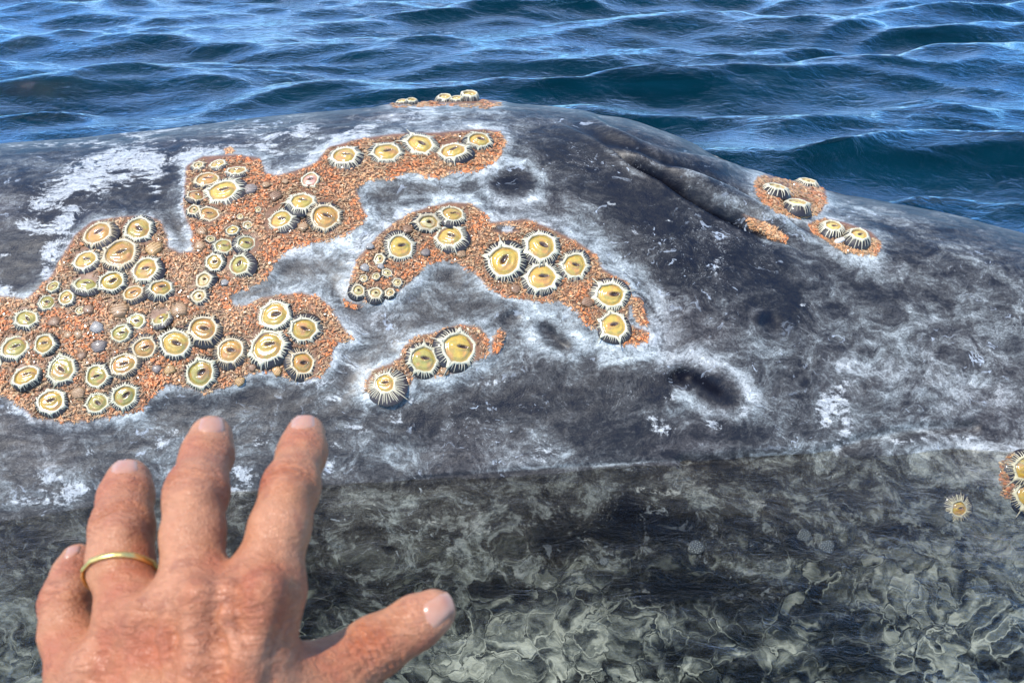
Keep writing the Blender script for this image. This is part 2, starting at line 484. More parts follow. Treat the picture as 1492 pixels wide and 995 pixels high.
# pull the crest until its outline, seen in perspective, matches the photographed one
xt = np.linspace(-1.3, 1.25, 260); tt = np.linspace(-1.0, 0.8, 150)
for it in range(14):
    S = whale_surface(xt, tt)
    u, v, d = to_px(S)
    k = v.argmin(0); j = np.arange(len(xt))
    uu, vv, dd = u[k, j], v[k, j], d[k, j]
    err = vv - np.interp(uu, SIL[:, 0], SIL[:, 1])
    corr = err * dd / FPX
    CZ = CZ + 0.8 * np.interp(CX, xt, corr)

def axis_x():
    xs = [np.linspace(-0.83, 0.86, 900)]
    l = -0.83 - np.cumsum(0.003 * 1.06 ** np.arange(58)); r = 0.86 + np.cumsum(0.003 * 1.06 ** np.arange(52))
    return np.concatenate([l[::-1], xs[0], r])
ax = axis_x()
at = np.concatenate([np.linspace(-2.1, -0.45, 40)[:-1], np.linspace(-0.45, 0.08, 110)[:-1], np.linspace(0.08, 1.55, 400)[:-1], np.linspace(1.55, 3.2, 50)])
S = whale_surface(ax, at)
U, V, D = to_px(S)
kmin = V.argmin(0)
front = (np.arange(len(at))[:, None] >= kmin[None, :] - 3)
vis = front.astype(float)
X, Yw_, Z = S[..., 0], S[..., 1], S[..., 2]

disp = np.zeros_like(U)
pd_all = np.full(U.shape, 999.0)
disp += 0.010 * (fbm(X * 3.1, Yw_ * 6.0, Z * 6, 3, 5) - 0.5) * vis
fm = 1 - 0.6 * np.exp(-(((U - 1000) / 190) ** 2 + ((V - 265 - 0.45 * (U - 1000)) / 60) ** 2) ** 2)
disp += fm * 0.0042 * (fbm(X * 13, Yw_ * 26, Z * 26, 3, 9) - 0.5)
disp += fm * 0.0011 * (fbm(X * 90, Yw_ * 150, Z * 150, 3, 29) - 0.5)

# --- blowhole folds
SLIT = [(780,166),(807,177),(860,204),(887,223),(919,247),(962,268),(994,291),(1037,315),(1080,336),(1110,348),(1150,358),(1190,385)]
FOLD2 = [(800,166),(850,196),(879,215),(930,234),(968,249),(1021,264),(1064,281),(1102,305),(1136,325),(1179,346),(1215,372)]
FOLD3 = [(830,160),(860,174),(887,193),(930,210),(984,226),(1032,234),(1072,244),(1098,260)]
bm = (U > 700) & (U < 1300) & (V > 120) & (V < 460) & front
dark = np.zeros_like(U); pale = np.zeros_like(U); white = np.zeros_like(U)
ub, vb = U[bm], V[bm]
d1, s1 = line_dist(SLIT, ub, vb)
e1 = sstep(0.0, 0.35, s1) * sstep(1.0, 0.72, s1)
e1d = sstep(0.26, 0.45, s1) * sstep(0.88, 0.72, s1)
b = np.zeros_like(ub)
b += 0.0040 * e1 * np.where(d1 < 0, np.exp(d1 / 26.0), 0)                       # near lip
b += e1 * np.where(d1 >= 0, 0.004 * np.exp(-d1 / 2.0), 0)
b -= (0.004 * e1 + 0.024 * e1d) * np.where(d1 > 0, sstep(0.0, 3.5, d1) * np.exp(-(np.maximum(d1 - 3, 0) / (6 + 9 * e1d)) ** 2), 0)
b += 0.0045 * e1 * np.where(d1 > 0, np.exp(-((d1 - 24) / 13) ** 2), 0)
d2, s2 = line_dist(FOLD2, ub, vb)
e2 = sstep(0.0, 0.45, s2) * sstep(1.0, 0.75, s2)
b += 0.0080 * e2 * np.where(d2 < 0, np.exp(-(d2 / 15.0) ** 2), np.exp(-(d2 / 6.0) ** 2))
b -= 0.0035 * e2 * np.where(d2 > 0, np.exp(-((d2 - 9) / 6) ** 2), 0)
d3, s3 = line_dist(FOLD3, ub, vb)
e3 = sstep(0.0, 0.3, s3) * sstep(1.0, 0.8, s3)
b += 0.0055 * e3 * np.where(d3 < 0, np.exp(-(d3 / 13.0) ** 2), np.exp(-(d3 / 6.0) ** 2))
b -= 0.0035 * e3 * np.where(d3 > 0, np.exp(-((d3 - 10) / 8) ** 2), 0)
disp[bm] += b
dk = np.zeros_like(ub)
dk += 2.2 * e1d * np.exp(-((d1 - 8) / 9) ** 2)  # slit: dark inner skin, with its shadowed far wall painted in
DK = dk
dk += 1.1 * e2 * np.exp(-((d2 - 7) / 6) ** 2) + 0.9 * e3 * np.exp(-((d3 - 7) / 5) ** 2) + 0.5 * e2 * np.exp(-((d2 + 9) / 7) ** 2) + 0.6 * e3 * np.exp(-((d3 + 12) / 6) ** 2)  # bands beside the fold lines: dark skin plus painted shade
PK = 0.55 * e1 * np.exp(-((d1 - 27) / 10) ** 2) * sstep(0.3, 0.45, s1) + 0.9 * e2 * np.exp(-(d2 / 1.8) ** 2) + 0.8 * e3 * np.exp(-(d3 / 1.8) ** 2) + 0.8 * e1 * np.exp(-((d1 + 3) / 3) ** 2)  # thin crest lines are painted highlights; the broad inner lip is pale skin

# --- pits and scars:  u, v, ru, rv, angle(deg, clockwise), depth(m)
def blob(u0, v0, ru, rv, ang=0.0, p=2.0):
    m = (np.abs(U - u0) < 3.2 * max(ru, rv)) & (np.abs(V - v0) < 3.2 * max(ru, rv)) & front
    out = np.zeros_like(U)
    c, s = math.cos(R(ang)), math.sin(R(ang))
    du, dv = U[m] - u0, V[m] - v0
    q = ((du * c + dv * s) / ru) ** 2 + ((-du * s + dv * c) / rv) ** 2
    out[m] = np.exp(-q ** (p / 2))
    return out
for (u0, v0, ru, rv, a, dep) in [(745,264,26,20,0,.0018),(1030,565,52,20,28,.0025),(990,548,16,13,0,.003),(805,488,26,10,40,.004),(1385,672,42,22,8,.0025),(745,462,16,10,-30,.002),(1122,472,14,14,0,.002),(930,490,20,10,0,.0025)]:
    disp -= dep * blob(u0, v0, ru, rv, a, 4.0)
for (pts, dep, w) in [([(836,444),(862,462),(880,490),(868,500)], .0012, 2.0), ([(868,496),(900,510),(905,525)], .0012, 2.0), ([(1388,760),(1400,800),(1402,850),(1412,890)], .0015, 4), ([(600,700),(700,690),(800,683),(900,676),(1005,672)], .0015, 2.5), ([(1000,672),(1100,668),(1190,664),(1260,640),(1330,626),(1420,622)], .004, 8)]:
    m = (U > min(p[0] for p in pts) - 30) & (U < max(p[0] for p in pts) + 30) & (V > min(p[1] for p in pts) - 30) & (V < max(p[1] for p in pts) + 30) & front
    dd, ss = line_dist(pts, U[m], V[m]); disp[m] -= dep * np.exp(-(dd / w) ** 2)

du_ = np.gradient(S, axis=1); dv_ = np.gradient(S, axis=0)
N = np.cross(du_, dv_); N /= np.maximum(np.linalg.norm(N, axis=-1, keepdims=True), 1e-12)
if N[len(at) // 2, len(ax) // 2, 2] < 0: N = -N
S1 = S + N * disp[..., None]
# from here on everything is laid out on the displaced skin
U, V, D = to_px(S1)
kmin = V.argmin(0)
front = (np.arange(len(at))[:, None] >= kmin[None, :] - 3)
vis = front.astype(float)
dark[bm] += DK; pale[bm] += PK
# --- lice patches in the skin: raised mat and stain
lice = np.zeros_like(U); pd_all = np.full(U.shape, 999.0)
for poly, _, _ in PATCHES:
    P = np.array(poly)
    m = (U > P[:, 0].min() - 70) & (U < P[:, 0].max() + 70) & (V > P[:, 1].min() - 70) & (V < P[:, 1].max() + 70) & front
    if not m.any(): continue
    dd = poly_dist(poly, U[m], V[m])
    if poly not in (PATCH_SLIT, PATCH_STRIPE, PATCH_TRAIL, PATCH_SPOT, PATCH_TAIL):
        pd_all[m] = np.minimum(pd_all[m], dd)
    lice[m] = np.maximum(lice[m], sstep(2.0, -3.0, dd))
hole = np.exp(-(((U - 735) / 20) ** 2 + ((V - 335) / 6) ** 2) ** 2) * vis
lice = lice * (1 - hole)

disp2 = 0.0030 * lice + 0.0026 * np.exp(-((np.maximum(pd_all, 0)) / 16.0) ** 2) * (1 - lice)
# --- pigment masks, with some reflected light painted in
def P_(arr, lst):
    for it in lst:
        u0, v0, ru, rv, a, s = it
        arr += s * blob(u0, v0, ru, rv, a)
P_(white, [ (170,232,62,20,-12,1.0),(225,240,26,22,0,.9),(105,268,55,16,-35,.9),(150,270,48,20,-15,.8),(225,275,10,24,0,.7),(62,290,26,14,-40,.7),(52,334,22,11,10,.85),(38,322,14,8,0,.5),
 (88,345,22,38,25,1.1),(100,315,28,10,-25,.7),(75,388,10,22,20,.7),(8,425,18,14,0,1.0),(5,372,12,8,0,.8),(300,222,44,9,-8,1.0),(275,240,10,14,0,.9),(268,300,8,40,0,.75),(350,190,40,8,-10,.75),(410,200,45,9,-6,.8),(440,185,30,6,0,.7),(395,218,26,10,0,.7),(270,205,20,6,0,.55),
 (500,203,50,9,-14,1.0),(455,232,16,8,-30,.7),(598,172,24,8,0,.95),(600,160,26,4,0,.6),(240,190,26,5,-5,.7),(120,208,30,6,0,.5),(190,196,30,5,0,.5),
 (60,212,50,5,-5,.5),(330,178,26,4,0,.5),(530,185,30,4,0,.45),(640,185,20,4,0,.4),
 (520,372,12,26,20,.85),(530,350,20,8,-40,.7),(575,318,30,6,-30,.7),(778,275,10,16,0,.5),(712,272,8,12,0,.5),
 (1048,378,8,26,10,.6),(925,338,14,4,60,.55),(975,322,10,5,0,.35),(890,298,12,6,0,.5),(940,345,6,8,0,.4),
 (1225,565,12,20,10,.75),(1205,590,16,26,20,.8),(1232,620,10,30,0,.8),(1200,625,10,16,0,.6),(1215,648,20,8,0,.6),(1172,445,12,4,10,.5),(1390,395,14,8,30,.6),(1365,360,14,4,30,.35),
 (790,655,30,20,0,.65),(795,665,12,8,0,.6),(600,585,18,6,20,.6),(575,605,20,12,50,.65),(690,395,18,5,30,.7),(700,560,60,6,-8,.5),(945,508,34,9,-5,.75),(955,492,16,12,0,.6),(850,455,14,6,0,.35),(855,480,16,5,30,.35),
 (960,620,26,16,20,.6),(1050,620,30,8,10,.55),(1085,600,16,10,0,.6),(1010,515,30,8,0,.5),(975,575,14,14,0,.45),
 (30,600,30,8,15,.8),(20,585,14,5,0,.5),(265,600,7,5,0,.8),(230,645,16,14,0,.7),(255,632,12,8,0,.65),(130,660,10,8,0,.55),(105,720,30,14,-20,.7),(65,700,26,16,0,.65),(70,640,10,6,0,.5),(20,640,40,10,20,.45),(200,700,16,8,0,.5),(40,730,30,8,0,.5),
 (355,690,30,12,20,.75),(345,715,16,14,0,.7),(380,640,18,16,0,.5),(475,675,12,18,0,.85),(490,650,20,10,0,.5),(520,625,30,8,10,.4),(440,560,30,6,0,.4),
 (480,555,30,8,-30,.6),(515,520,10,24,20,.45),(490,580,26,6,0,.4),
 (1395,745,0.1,0.1,0,0),(1340,640,70,9,-6,.5),(1330,680,20,7,-60,.45),(1430,650,30,8,30,.45),(1385,695,40,6,5,.5),(1315,720,20,8,30,.5),(1280,690,18,6,20,.4),
 (940,712,22,10,10,.55),(985,720,24,9,10,.6),(1060,722,24,7,20,.55),(1110,735,24,8,20,.55),(1210,690,20,8,-30,.45),(1230,770,24,6,10,.4),(1120,805,16,16,0,.5),(1095,830,22,8,0,.5),(1035,815,10,8,0,.6),(835,830,22,8,0,.6),(875,845,14,7,0,.6),(800,850,18,8,0,.5),(760,800,30,10,0,.45),(740,830,40,14,0,.5),(700,770,30,14,0,.5),(620,760,40,10,0,.4),(640,800,50,16,0,.45),(850,785,18,12,0,.45),(810,735,26,8,0,.45),(545,740,30,8,0,.4),
 (1260,845,18,14,0,.6),(1330,830,36,12,0,.5),(1300,880,40,10,0,.45),(1290,935,36,16,20,.6),(955,880,8,34,-38,.6),(1460,860,26,20,0,.5),(1450,930,40,30,0,.4),(1250,905,20,8,0,.4),(850,920,100,40,0,.35),(780,960,60,30,0,.35),(620,960,40,20,0,.4),(1020,920,24,10,0,.35)])
P_(pale, [ (850,335,70,22,38,.55),(780,320,60,18,10,.45),(930,420,50,22,40,.4),(700,290,80,20,10,.35),(500,360,60,26,-20,.55),(450,410,70,22,-10,.5),(590,440,110,40,0,.35),(640,420,60,26,0,.3),(780,470,60,30,0,.4),(830,480,60,22,20,.5),(950,510,70,22,0,.6),(1060,500,90,26,10,.3),
 (720,510,60,30,0,.35),(640,570,100,20,-10,.3),(560,600,60,24,20,.35),(790,655,60,34,0,.55),(980,600,60,36,20,.45),(1090,610,60,30,20,.4),(1010,530,50,20,20,.35),(1230,560,60,50,0,.35),(1330,560,90,60,20,.4),(1440,570,80,60,30,.5),(1270,470,70,40,20,.3),(1380,660,90,40,0,.5),(1470,700,40,60,0,.4),(1260,540,30,16,0,.5),(1330,500,30,20,0,.35),(1200,400,60,26,30,.3),(1330,420,90,22,30,.25),(1400,370,80,10,28,.35),(1260,310,80,8,15,.35),  # large tilted blob at far right: sky reflected on the slope, painted pale
 (1100,640,140,16,-3,.25),(50,240,60,20,0,.15),(30,640,90,30,0,.35),(100,690,90,30,0,.35),(300,640,90,40,0,.25),(560,660,120,24,0,.25),(700,730,160,24,0,.22),(740,800,110,40,0,.25),(850,930,180,60,0,.35),(650,960,120,40,0,.3),(1420,830,90,90,0,.4),(1050,720,150,20,0,.2),(1250,720,160,26,0,.25),(380,225,60,16,0,.25),(460,210,60,14,0,.3),(1060,400,40,20,0,.2),(1160,290,60,12,30,.3),(900,200,70,6,25,.3),(440,560,60,14,0,.3),(1200,620,40,50,0,.3),(40,780,60,30,0,.15),(10,900,80,60,0,.4)])
P_(dark, [ (1020,355,110,60,20,.75),(900,270,90,40,35,.6),(830,220,60,40,35,.5),(1000,400,90,30,10,.5),(1110,390,50,30,30,.45),(746,265,25,19,0,1.0),(750,330,30,8,0,.3),(800,480,24,8,40,1.1),(820,500,14,8,40,.9),(740,462,20,14,-20,.7),(990,548,20,15,0,1.4),(1025,555,26,10,30,.9),(1050,575,34,13,28,1.0),(955,560,24,26,0,.8),(900,575,60,22,5,.5),(760,590,120,26,0,.55),(640,610,90,20,0,.5),(900,640,110,24,0,.5),(700,640,60,20,0,.4),
 (1160,455,26,22,0,.6),(1122,472,16,16,0,.7),(1170,560,20,50,10,.6),(1160,620,30,20,0,.5),(1060,635,60,14,5,.6),(1250,420,40,10,20,.4),(1310,340,80,8,25,.55),(1240,320,40,6,10,.5),(1400,530,40,30,0,.3),(1440,540,40,14,20,.35),(1430,622,50,6,14,.6),(1330,440,60,14,20,.25),
 (60,400,60,18,0,.4),(40,360,60,14,0,.3),(200,300,60,22,-5,.5),(160,310,50,12,0,.4),(40,270,60,20,0,.45),(100,230,60,12,0,.3),(380,580,80,12,0,.8),(260,585,50,8,0,.3),(470,600,60,12,0,.45),(430,480,0.1,0.1,0,0),(30,760,60,20,-5,.5),(40,790,50,14,0,.6),(660,275,60,10,0,.35),(600,275,50,8,0,.25),(430,390,50,10,-10,.25),(560,470,50,16,0,.2),(600,470,60,8,0,.35),(640,430,36,26,0,.2),
 (620,705,60,8,-5,.8),(920,745,50,22,0,1.3),(900,770,90,26,-5,.8),(1000,780,90,26,0,.8),(820,790,40,16,-15,.9),(1150,790,60,22,0,.7),(1060,860,160,28,5,.7),(970,850,60,26,10,.7),(1230,735,40,16,35,.8),(1330,775,60,12,10,.5),(1402,830,6,60,0,.5),(1455,740,3,30,5,.5),(1380,650,50,12,0,.2),(760,870,16,8,-30,1.2),(1180,900,110,20,5,.7),(1230,955,50,24,10,.9),(1000,950,90,20,0,.5),(1110,985,80,14,0,.6),(560,770,40,8,0,.5),(500,850,60,26,0,.6),(460,910,30,30,0,.5),(570,880,40,14,0,.4),(565,798,9,3,0,1.5),(1100,930,50,14,0,.6),(700,860,60,12,0,.4),(900,660,0.1,0.1,0,0)])
def ring_(u0, v0, ru, rv, w, s, a=0.0):
    c_, s_ = math.cos(R(a)), math.sin(R(a)); du, dv = U - u0, V - v0
    q = np.sqrt(((du * c_ + dv * s_) / ru) ** 2 + ((-du * s_ + dv * c_) / rv) ** 2)
    return s * np.exp(-((q - 1) / w) ** 2) * front
pale += ring_(747, 267, 41, 30, 0.24, 0.95) + ring_(1388, 672, 50, 28, 0.22, 0.7) + ring_(1035, 562, 66, 36, 0.22, 0.8, 25) + ring_(605, 171, 26, 9, 0.4, 0.9) + ring_(808, 488, 42, 26, 0.3, 0.6, 30) + ring_(925, 495, 50, 26, 0.3, 0.7, -10)
brk = 0.5 + 1.0 * fbm(U / 13, V / 9.5, None, 4, 91, 0.6); brk2 = 0.55 + 0.9 * fbm(U / 11, V / 9, None, 4, 95, 0.6)
pale *= brk; dark *= brk2
pale += (ring_(747, 267, 42, 31, 0.2, 0.95) + ring_(1388, 674, 48, 27, 0.2, 0.6) + ring_(1036, 563, 62, 34, 0.2, 0.6, 25) + ring_(790, 655, 26, 16, 0.5, .3) + ring_(808, 488, 40, 25, 0.25, 0.45, 30)) * (0.5 + 0.5 * brk); dark += 0.5 * blob(1030, 562, 42, 15, 26, 3) + 0.5 * blob(990, 548, 18, 13, 0, 3); dark += 0.35 * blob(746, 265, 26, 20, 0, 4)
for pts_, w_, s_ in (([(585,702),(650,694),(720,687),(800,681),(880,677),(1005,671)], 1.2, 1.3), ([(836,444),(866,462),(884,490),(870,500),(900,512)], 1.2, 0.8), ([(1190,664),(1255,640),(1330,624),(1420,620)], 5, 0.35), ([(915,862),(940,890),(975,915)], 5, 0.9), ([(930,360),(1000,372),(1090,395)], 1.0, 0.3), ([(860,345),(920,392),(960,430)], 9, 0.5)):  # first line paints the bright edge of the water film onto the skin
    ll, _ = line_dist(pts_, U, V); pale += s_ * np.exp(-(ll / w_) ** 2) * front
rs = np.random.default_rng(19)
for _ in range(26):
    u0, v0 = rs.uniform(960, 1500), rs.uniform(390, 660)
    if rs.random() < 0.35: u0, v0 = rs.uniform(560, 960), rs.uniform(560, 900)
    r0 = rs.uniform(8, 24); k_ = rs.random()
    pale += ring_(u0, v0, r0, r0 * rs.uniform(.6, .85), rs.uniform(.2, .45), rs.uniform(.2, .55), rs.uniform(-30, 30))
    (dark if k_ < 0.55 else pale)[...] += rs.uniform(.2, .6) * blob(u0, v0, r0 * .8, r0 * .6)
for pts_, w_, s_ in (([(884,405),(935,432),(965,470)], 1.2, 0.9), ([(600,700),(700,692),(800,686)], 5, 0.6), ([(1020,300),(1140,372)], 3, 0.4), ([(400,566),(470,560)], 4, .5)):
    ll, _ = line_dist(pts_, U, V); dark += s_ * np.exp(-(ll / w_) ** 2) * front
# pale skin bordering the patches
halo = np.exp(-(np.maximum(pd_all - 2, 0) / 12.0)) * (pd_all > -4)
pale += 0.85 * halo
hn = fbm(U / 42, V / 30, None, 3, 71)
white += 0.62 * np.exp(-(np.maximum(pd_all, 0) / 5.5)) * sstep(0.40, 0.62, hn)
# soft dark groove right at the lower edge of the patches (skin folds under the crust)
lice_dirty = lice

pale += 0.38 * np.exp(-(np.maximum(pd_all - 3, 0) / 9.0) ** 2) * (pd_all > -4)
pale = 1.15 * np.tanh(pale / 1.15)
S2 = S1 + N * disp2[..., None]
# ------------------------------------------------------------------ whale skin material
def skin_material():
    n = NT('whale_skin')
    tcn = n.n('ShaderNodeTexCoord')
    wv = n.n('ShaderNodeTexNoise'); wv.inputs['Scale'].default_value = 22; wv.inputs['Detail'].default_value = 5
    n.l(tcn.outputs['Object'], wv.inputs['Vector'])
    vm = n.n('ShaderNodeVectorMath', operation='MULTIPLY_ADD'); vm.inputs[1].default_value = (0.07, 0.05, 0.05)
    n.l(wv.outputs['Color'], vm.inputs[0]); n.l(tcn.outputs['Object'], vm.inputs[2])
    mp1 = n.n('ShaderNodeMapping'); mp1.inputs['Scale'].default_value = (0.95, 1.35, 1.35); mp1.inputs['Rotation'].default_value = (0, 0, R(-8)); n.l(vm.outputs[0], mp1.inputs['Vector'])
    vec = mp1.outputs['Vector']
    mp2 = n.n('ShaderNodeMapping'); mp2.inputs['Scale'].default_value = (0.45, 1.7, 1.7); mp2.inputs['Rotation'].default_value = (0, 0, R(-14)); n.l(tcn.outputs['Object'], mp2.inputs['Vector'])
    streak = n.noise(mp2.outputs['Vector'], 95, 6, 0.68, 0.6)
    big = n.noise(vec, 11, 5, 0.6, 0.4)
    mid = n.noise(vec, 38, 6, 0.65, 0.3)
    fine = n.noise(vec, 150, 5, 0.7)
    grain = n.noise(tcn.outputs['Object'], 520, 4, 0.7)
    pale, dark, white, lice = (n.attr(k).outputs['Fac'] for k in ('pale', 'dark', 'white', 'lice'))
    def c(x, k): return n.math('MULTIPLY', n.math('SUBTRACT', x, 0.5), k)
    T = n.math('ADD', 0.395, c(big, 0.75))
    for x, k in ((mid, 1.15), (streak, 0.34), (fine, 0.75), (grain, 0.5)): T = n.math('ADD', T, c(x, k))
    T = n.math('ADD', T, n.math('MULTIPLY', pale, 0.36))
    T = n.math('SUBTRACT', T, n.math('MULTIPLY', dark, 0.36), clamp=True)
    colr = n.ramp(T, [(0.0, (0.004, 0.004, 0.007)), (0.22, (0.016, 0.014, 0.013)), (0.42, (0.060, 0.055, 0.050)), (0.58, (0.140, 0.140, 0.130)), (0.78, (0.34, 0.35, 0.33)), (1.0, (0.70, 0.70, 0.64))])
    # brownish pigment areas
    brn = n.noise(vec, 7, 3, 0.5)
    colr = n.mix(1.0, colr, (0.96, 0.98, 0.95), 'MULTIPLY')
    colr = n.mix(n.math('MULTIPLY', n.ramp(brn, [(0.48, 0.0), (0.66, 1.0)]), 0.55), colr, (1.0, 0.86, 0.84), 'MULTIPLY')
    # crisp white scarring
    wsum = n.math('ADD', n.math('MULTIPLY', white, 0.74), c(mid, 3.0)); wsum = n.math('ADD', wsum, c(fine, 1.5)); wsum = n.math('ADD', wsum, c(streak, 2.2)); wsum = n.math('ADD', wsum, c(grain, 0.8)); wsum = n.math('MULTIPLY', wsum, n.ramp(white, [(0.05, 0.0), (0.35, 1.0)]))
    wm = n.ramp(wsum, [(0.36, 0.0), (0.74, 1.0)])
    wtone = n.mix(n.ramp(fine, [(0.35, 0.0), (0.62, 1.0)]), (0.26, 0.27, 0.27), (0.58, 0.57, 0.51))
    colr = n.mix(n.math('MULTIPLY', wm, 0.92), colr, wtone)
    # scattered little flecks
    fl = n.noise(vec, 75, 3, 0.5, 1.2)
    flm = n.math('MULTIPLY', n.ramp(fl, [(0.64, 0.0), (0.69, 1.0)]), n.ramp(big, [(0.46, 0.0), (0.62, 0.7)]))
    colr = n.mix(flm, colr, (0.52, 0.56, 0.58))
    sp1 = n.noise(vec, 420, 3, 0.65, 0.2)
    colr = n.mix(n.math('MULTIPLY', n.ramp(sp1, [(0.60, 0.0), (0.70, 1.0)]), n.ramp(n.math('ADD', mid, n.math('MULTIPLY', c(big, 1), 0.8)), [(0.50, 0.0), (0.66, 0.7)])), colr, (0.50, 0.50, 0.46))
    colr = n.mix(n.math('MULTIPLY', n.ramp(sp1, [(0.36, 1.0), (0.42, 0.0)]), 0.6), colr, (0.012, 0.011, 0.012))
    # pinprick pores
    vo = n.n('ShaderNodeTexVoronoi'); vo.inputs['Scale'].default_value = 260; n.l(vec, vo.inputs['Vector'])
    pore = n.ramp(vo.outputs['Distance'], [(0.10, 1.0), (0.2, 0.0)])
    pore = n.math('MULTIPLY', pore, n.ramp(n.noise(vec, 30, 2), [(0.5, 0.0), (0.62, 0.8)]))
    colr = n.mix(pore, colr, (0.01, 0.01, 0.014))
    # below the waterline the skin carries paler, greenish growth and painted refraction cells
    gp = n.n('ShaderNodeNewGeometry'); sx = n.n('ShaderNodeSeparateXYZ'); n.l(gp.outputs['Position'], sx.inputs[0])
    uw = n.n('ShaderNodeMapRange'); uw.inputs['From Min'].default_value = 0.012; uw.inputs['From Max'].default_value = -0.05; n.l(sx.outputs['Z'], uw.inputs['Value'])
    deep = n.n('ShaderNodeMapRange'); deep.inputs['From Min'].default_value = -0.03; deep.inputs['From Max'].default_value = -0.12; n.l(sx.outputs['Z'], deep.inputs['Value'])
    # facets: water refraction painted into the skin, mottling jumps from cell to cell
    vcc = n.n('ShaderNodeTexVoronoi', feature='SMOOTH_F1'); vcc.inputs['Scale'].default_value = 42; vcc.inputs['Smoothness'].default_value = 0.3; n.l(vec, vcc.inputs['Vector'])
    ofs = n.n('ShaderNodeVectorMath', operation='MULTIPLY_ADD'); ofs.inputs[1].default_value = (0.10, 0.10, 0.10); n.l(vcc.outputs['Color'], ofs.inputs[0]); n.l(vec, ofs.inputs[2])
    fac1 = n.noise(ofs.outputs[0], 26, 4, 0.6, 0.8)
    vc = n.n('ShaderNodeTexVoronoi', feature='DISTANCE_TO_EDGE'); vc.inputs['Scale'].default_value = 42; n.l(vec, vc.inputs['Vector'])
    edge = n.math('MULTIPLY', n.ramp(vc.outputs['Distance'], [(0.0, 1.0), (0.05, 0.0)]), n.ramp(mid, [(0.45, 0.0), (0.6, 1.0)]))
    gm = n.math('ADD', n.math('ADD', fac1, n.math('MULTIPLY', pale, 0.10)), n.math('MULTIPLY', dark, -0.24))
    cell = n.ramp(gm, [(0.38, (0.007, 0.009, 0.010)), (0.47, (0.043, 0.051, 0.050)), (0.56, (0.23, 0.245, 0.205)), (0.66, (0.56, 0.57, 0.47))])
    cell = n.mix(n.math('MULTIPLY', edge, 0.14), cell, (0.40, 0.41, 0.33))
    cm_ = deep.outputs[0]
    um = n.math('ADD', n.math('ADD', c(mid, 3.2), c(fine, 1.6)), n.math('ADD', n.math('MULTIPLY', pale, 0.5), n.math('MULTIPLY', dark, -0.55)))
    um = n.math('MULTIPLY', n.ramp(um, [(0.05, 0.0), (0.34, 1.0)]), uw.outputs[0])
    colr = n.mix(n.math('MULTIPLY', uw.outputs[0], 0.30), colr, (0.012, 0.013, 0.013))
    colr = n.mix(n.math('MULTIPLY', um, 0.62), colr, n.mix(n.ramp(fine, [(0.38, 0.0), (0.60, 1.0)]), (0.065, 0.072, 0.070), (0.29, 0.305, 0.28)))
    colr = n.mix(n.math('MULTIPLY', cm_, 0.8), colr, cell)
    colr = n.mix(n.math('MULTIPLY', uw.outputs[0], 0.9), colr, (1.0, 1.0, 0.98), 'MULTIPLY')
    # lice stain
    st = n.mix(n.noise(vec, 120, 4), (0.07, 0.03, 0.015), (0.34, 0.16, 0.075))
    colr = n.mix(lice, colr, st)
    h = n.math('ADD', n.math('MULTIPLY', grain, 0.35), n.math('ADD', n.math('MULTIPLY', fine, 0.7), n.math('MULTIPLY', streak, 0.6)))
    h = n.math('SUBTRACT', h, n.math('MULTIPLY', pore, 0.6))
    dry = n.math('SUBTRACT', 1.0, uw.outputs[0])
    nb = n.bump(h, 0.5, 0.0020)
    ro = n.ramp(mid, [(0.3, 0.38), (0.7, 0.56)])
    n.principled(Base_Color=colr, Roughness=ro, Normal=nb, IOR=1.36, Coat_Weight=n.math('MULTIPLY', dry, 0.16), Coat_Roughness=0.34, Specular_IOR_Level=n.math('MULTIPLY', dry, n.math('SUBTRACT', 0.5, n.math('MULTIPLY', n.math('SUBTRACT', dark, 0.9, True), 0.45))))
    return n.m
M_skin = skin_material()
nr, nc = len(at), len(ax)
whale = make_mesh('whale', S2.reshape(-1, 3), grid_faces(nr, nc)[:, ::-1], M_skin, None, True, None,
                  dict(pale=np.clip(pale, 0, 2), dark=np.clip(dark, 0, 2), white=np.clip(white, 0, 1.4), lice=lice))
tag(whale, 'huge grey whale back mottled with white scars, rising out of the sea', 'whale')
dg = bpy.context.evaluated_depsgraph_get()
bvh = BVHTree.FromObject(whale, dg)

def on_whale(u, v):
    d = ray(u, v)
    for dv in (0, 1, 2, 3, 5, 7, 9, 12):
        d = ray(u, v + dv)
        hit, nrm, idx, dist = bvh.ray_cast(CAM, d)
        if hit is not None:
            if nrm.dot(d) > 0: nrm = -nrm
            return hit, nrm, (hit - CAM).length
    return None
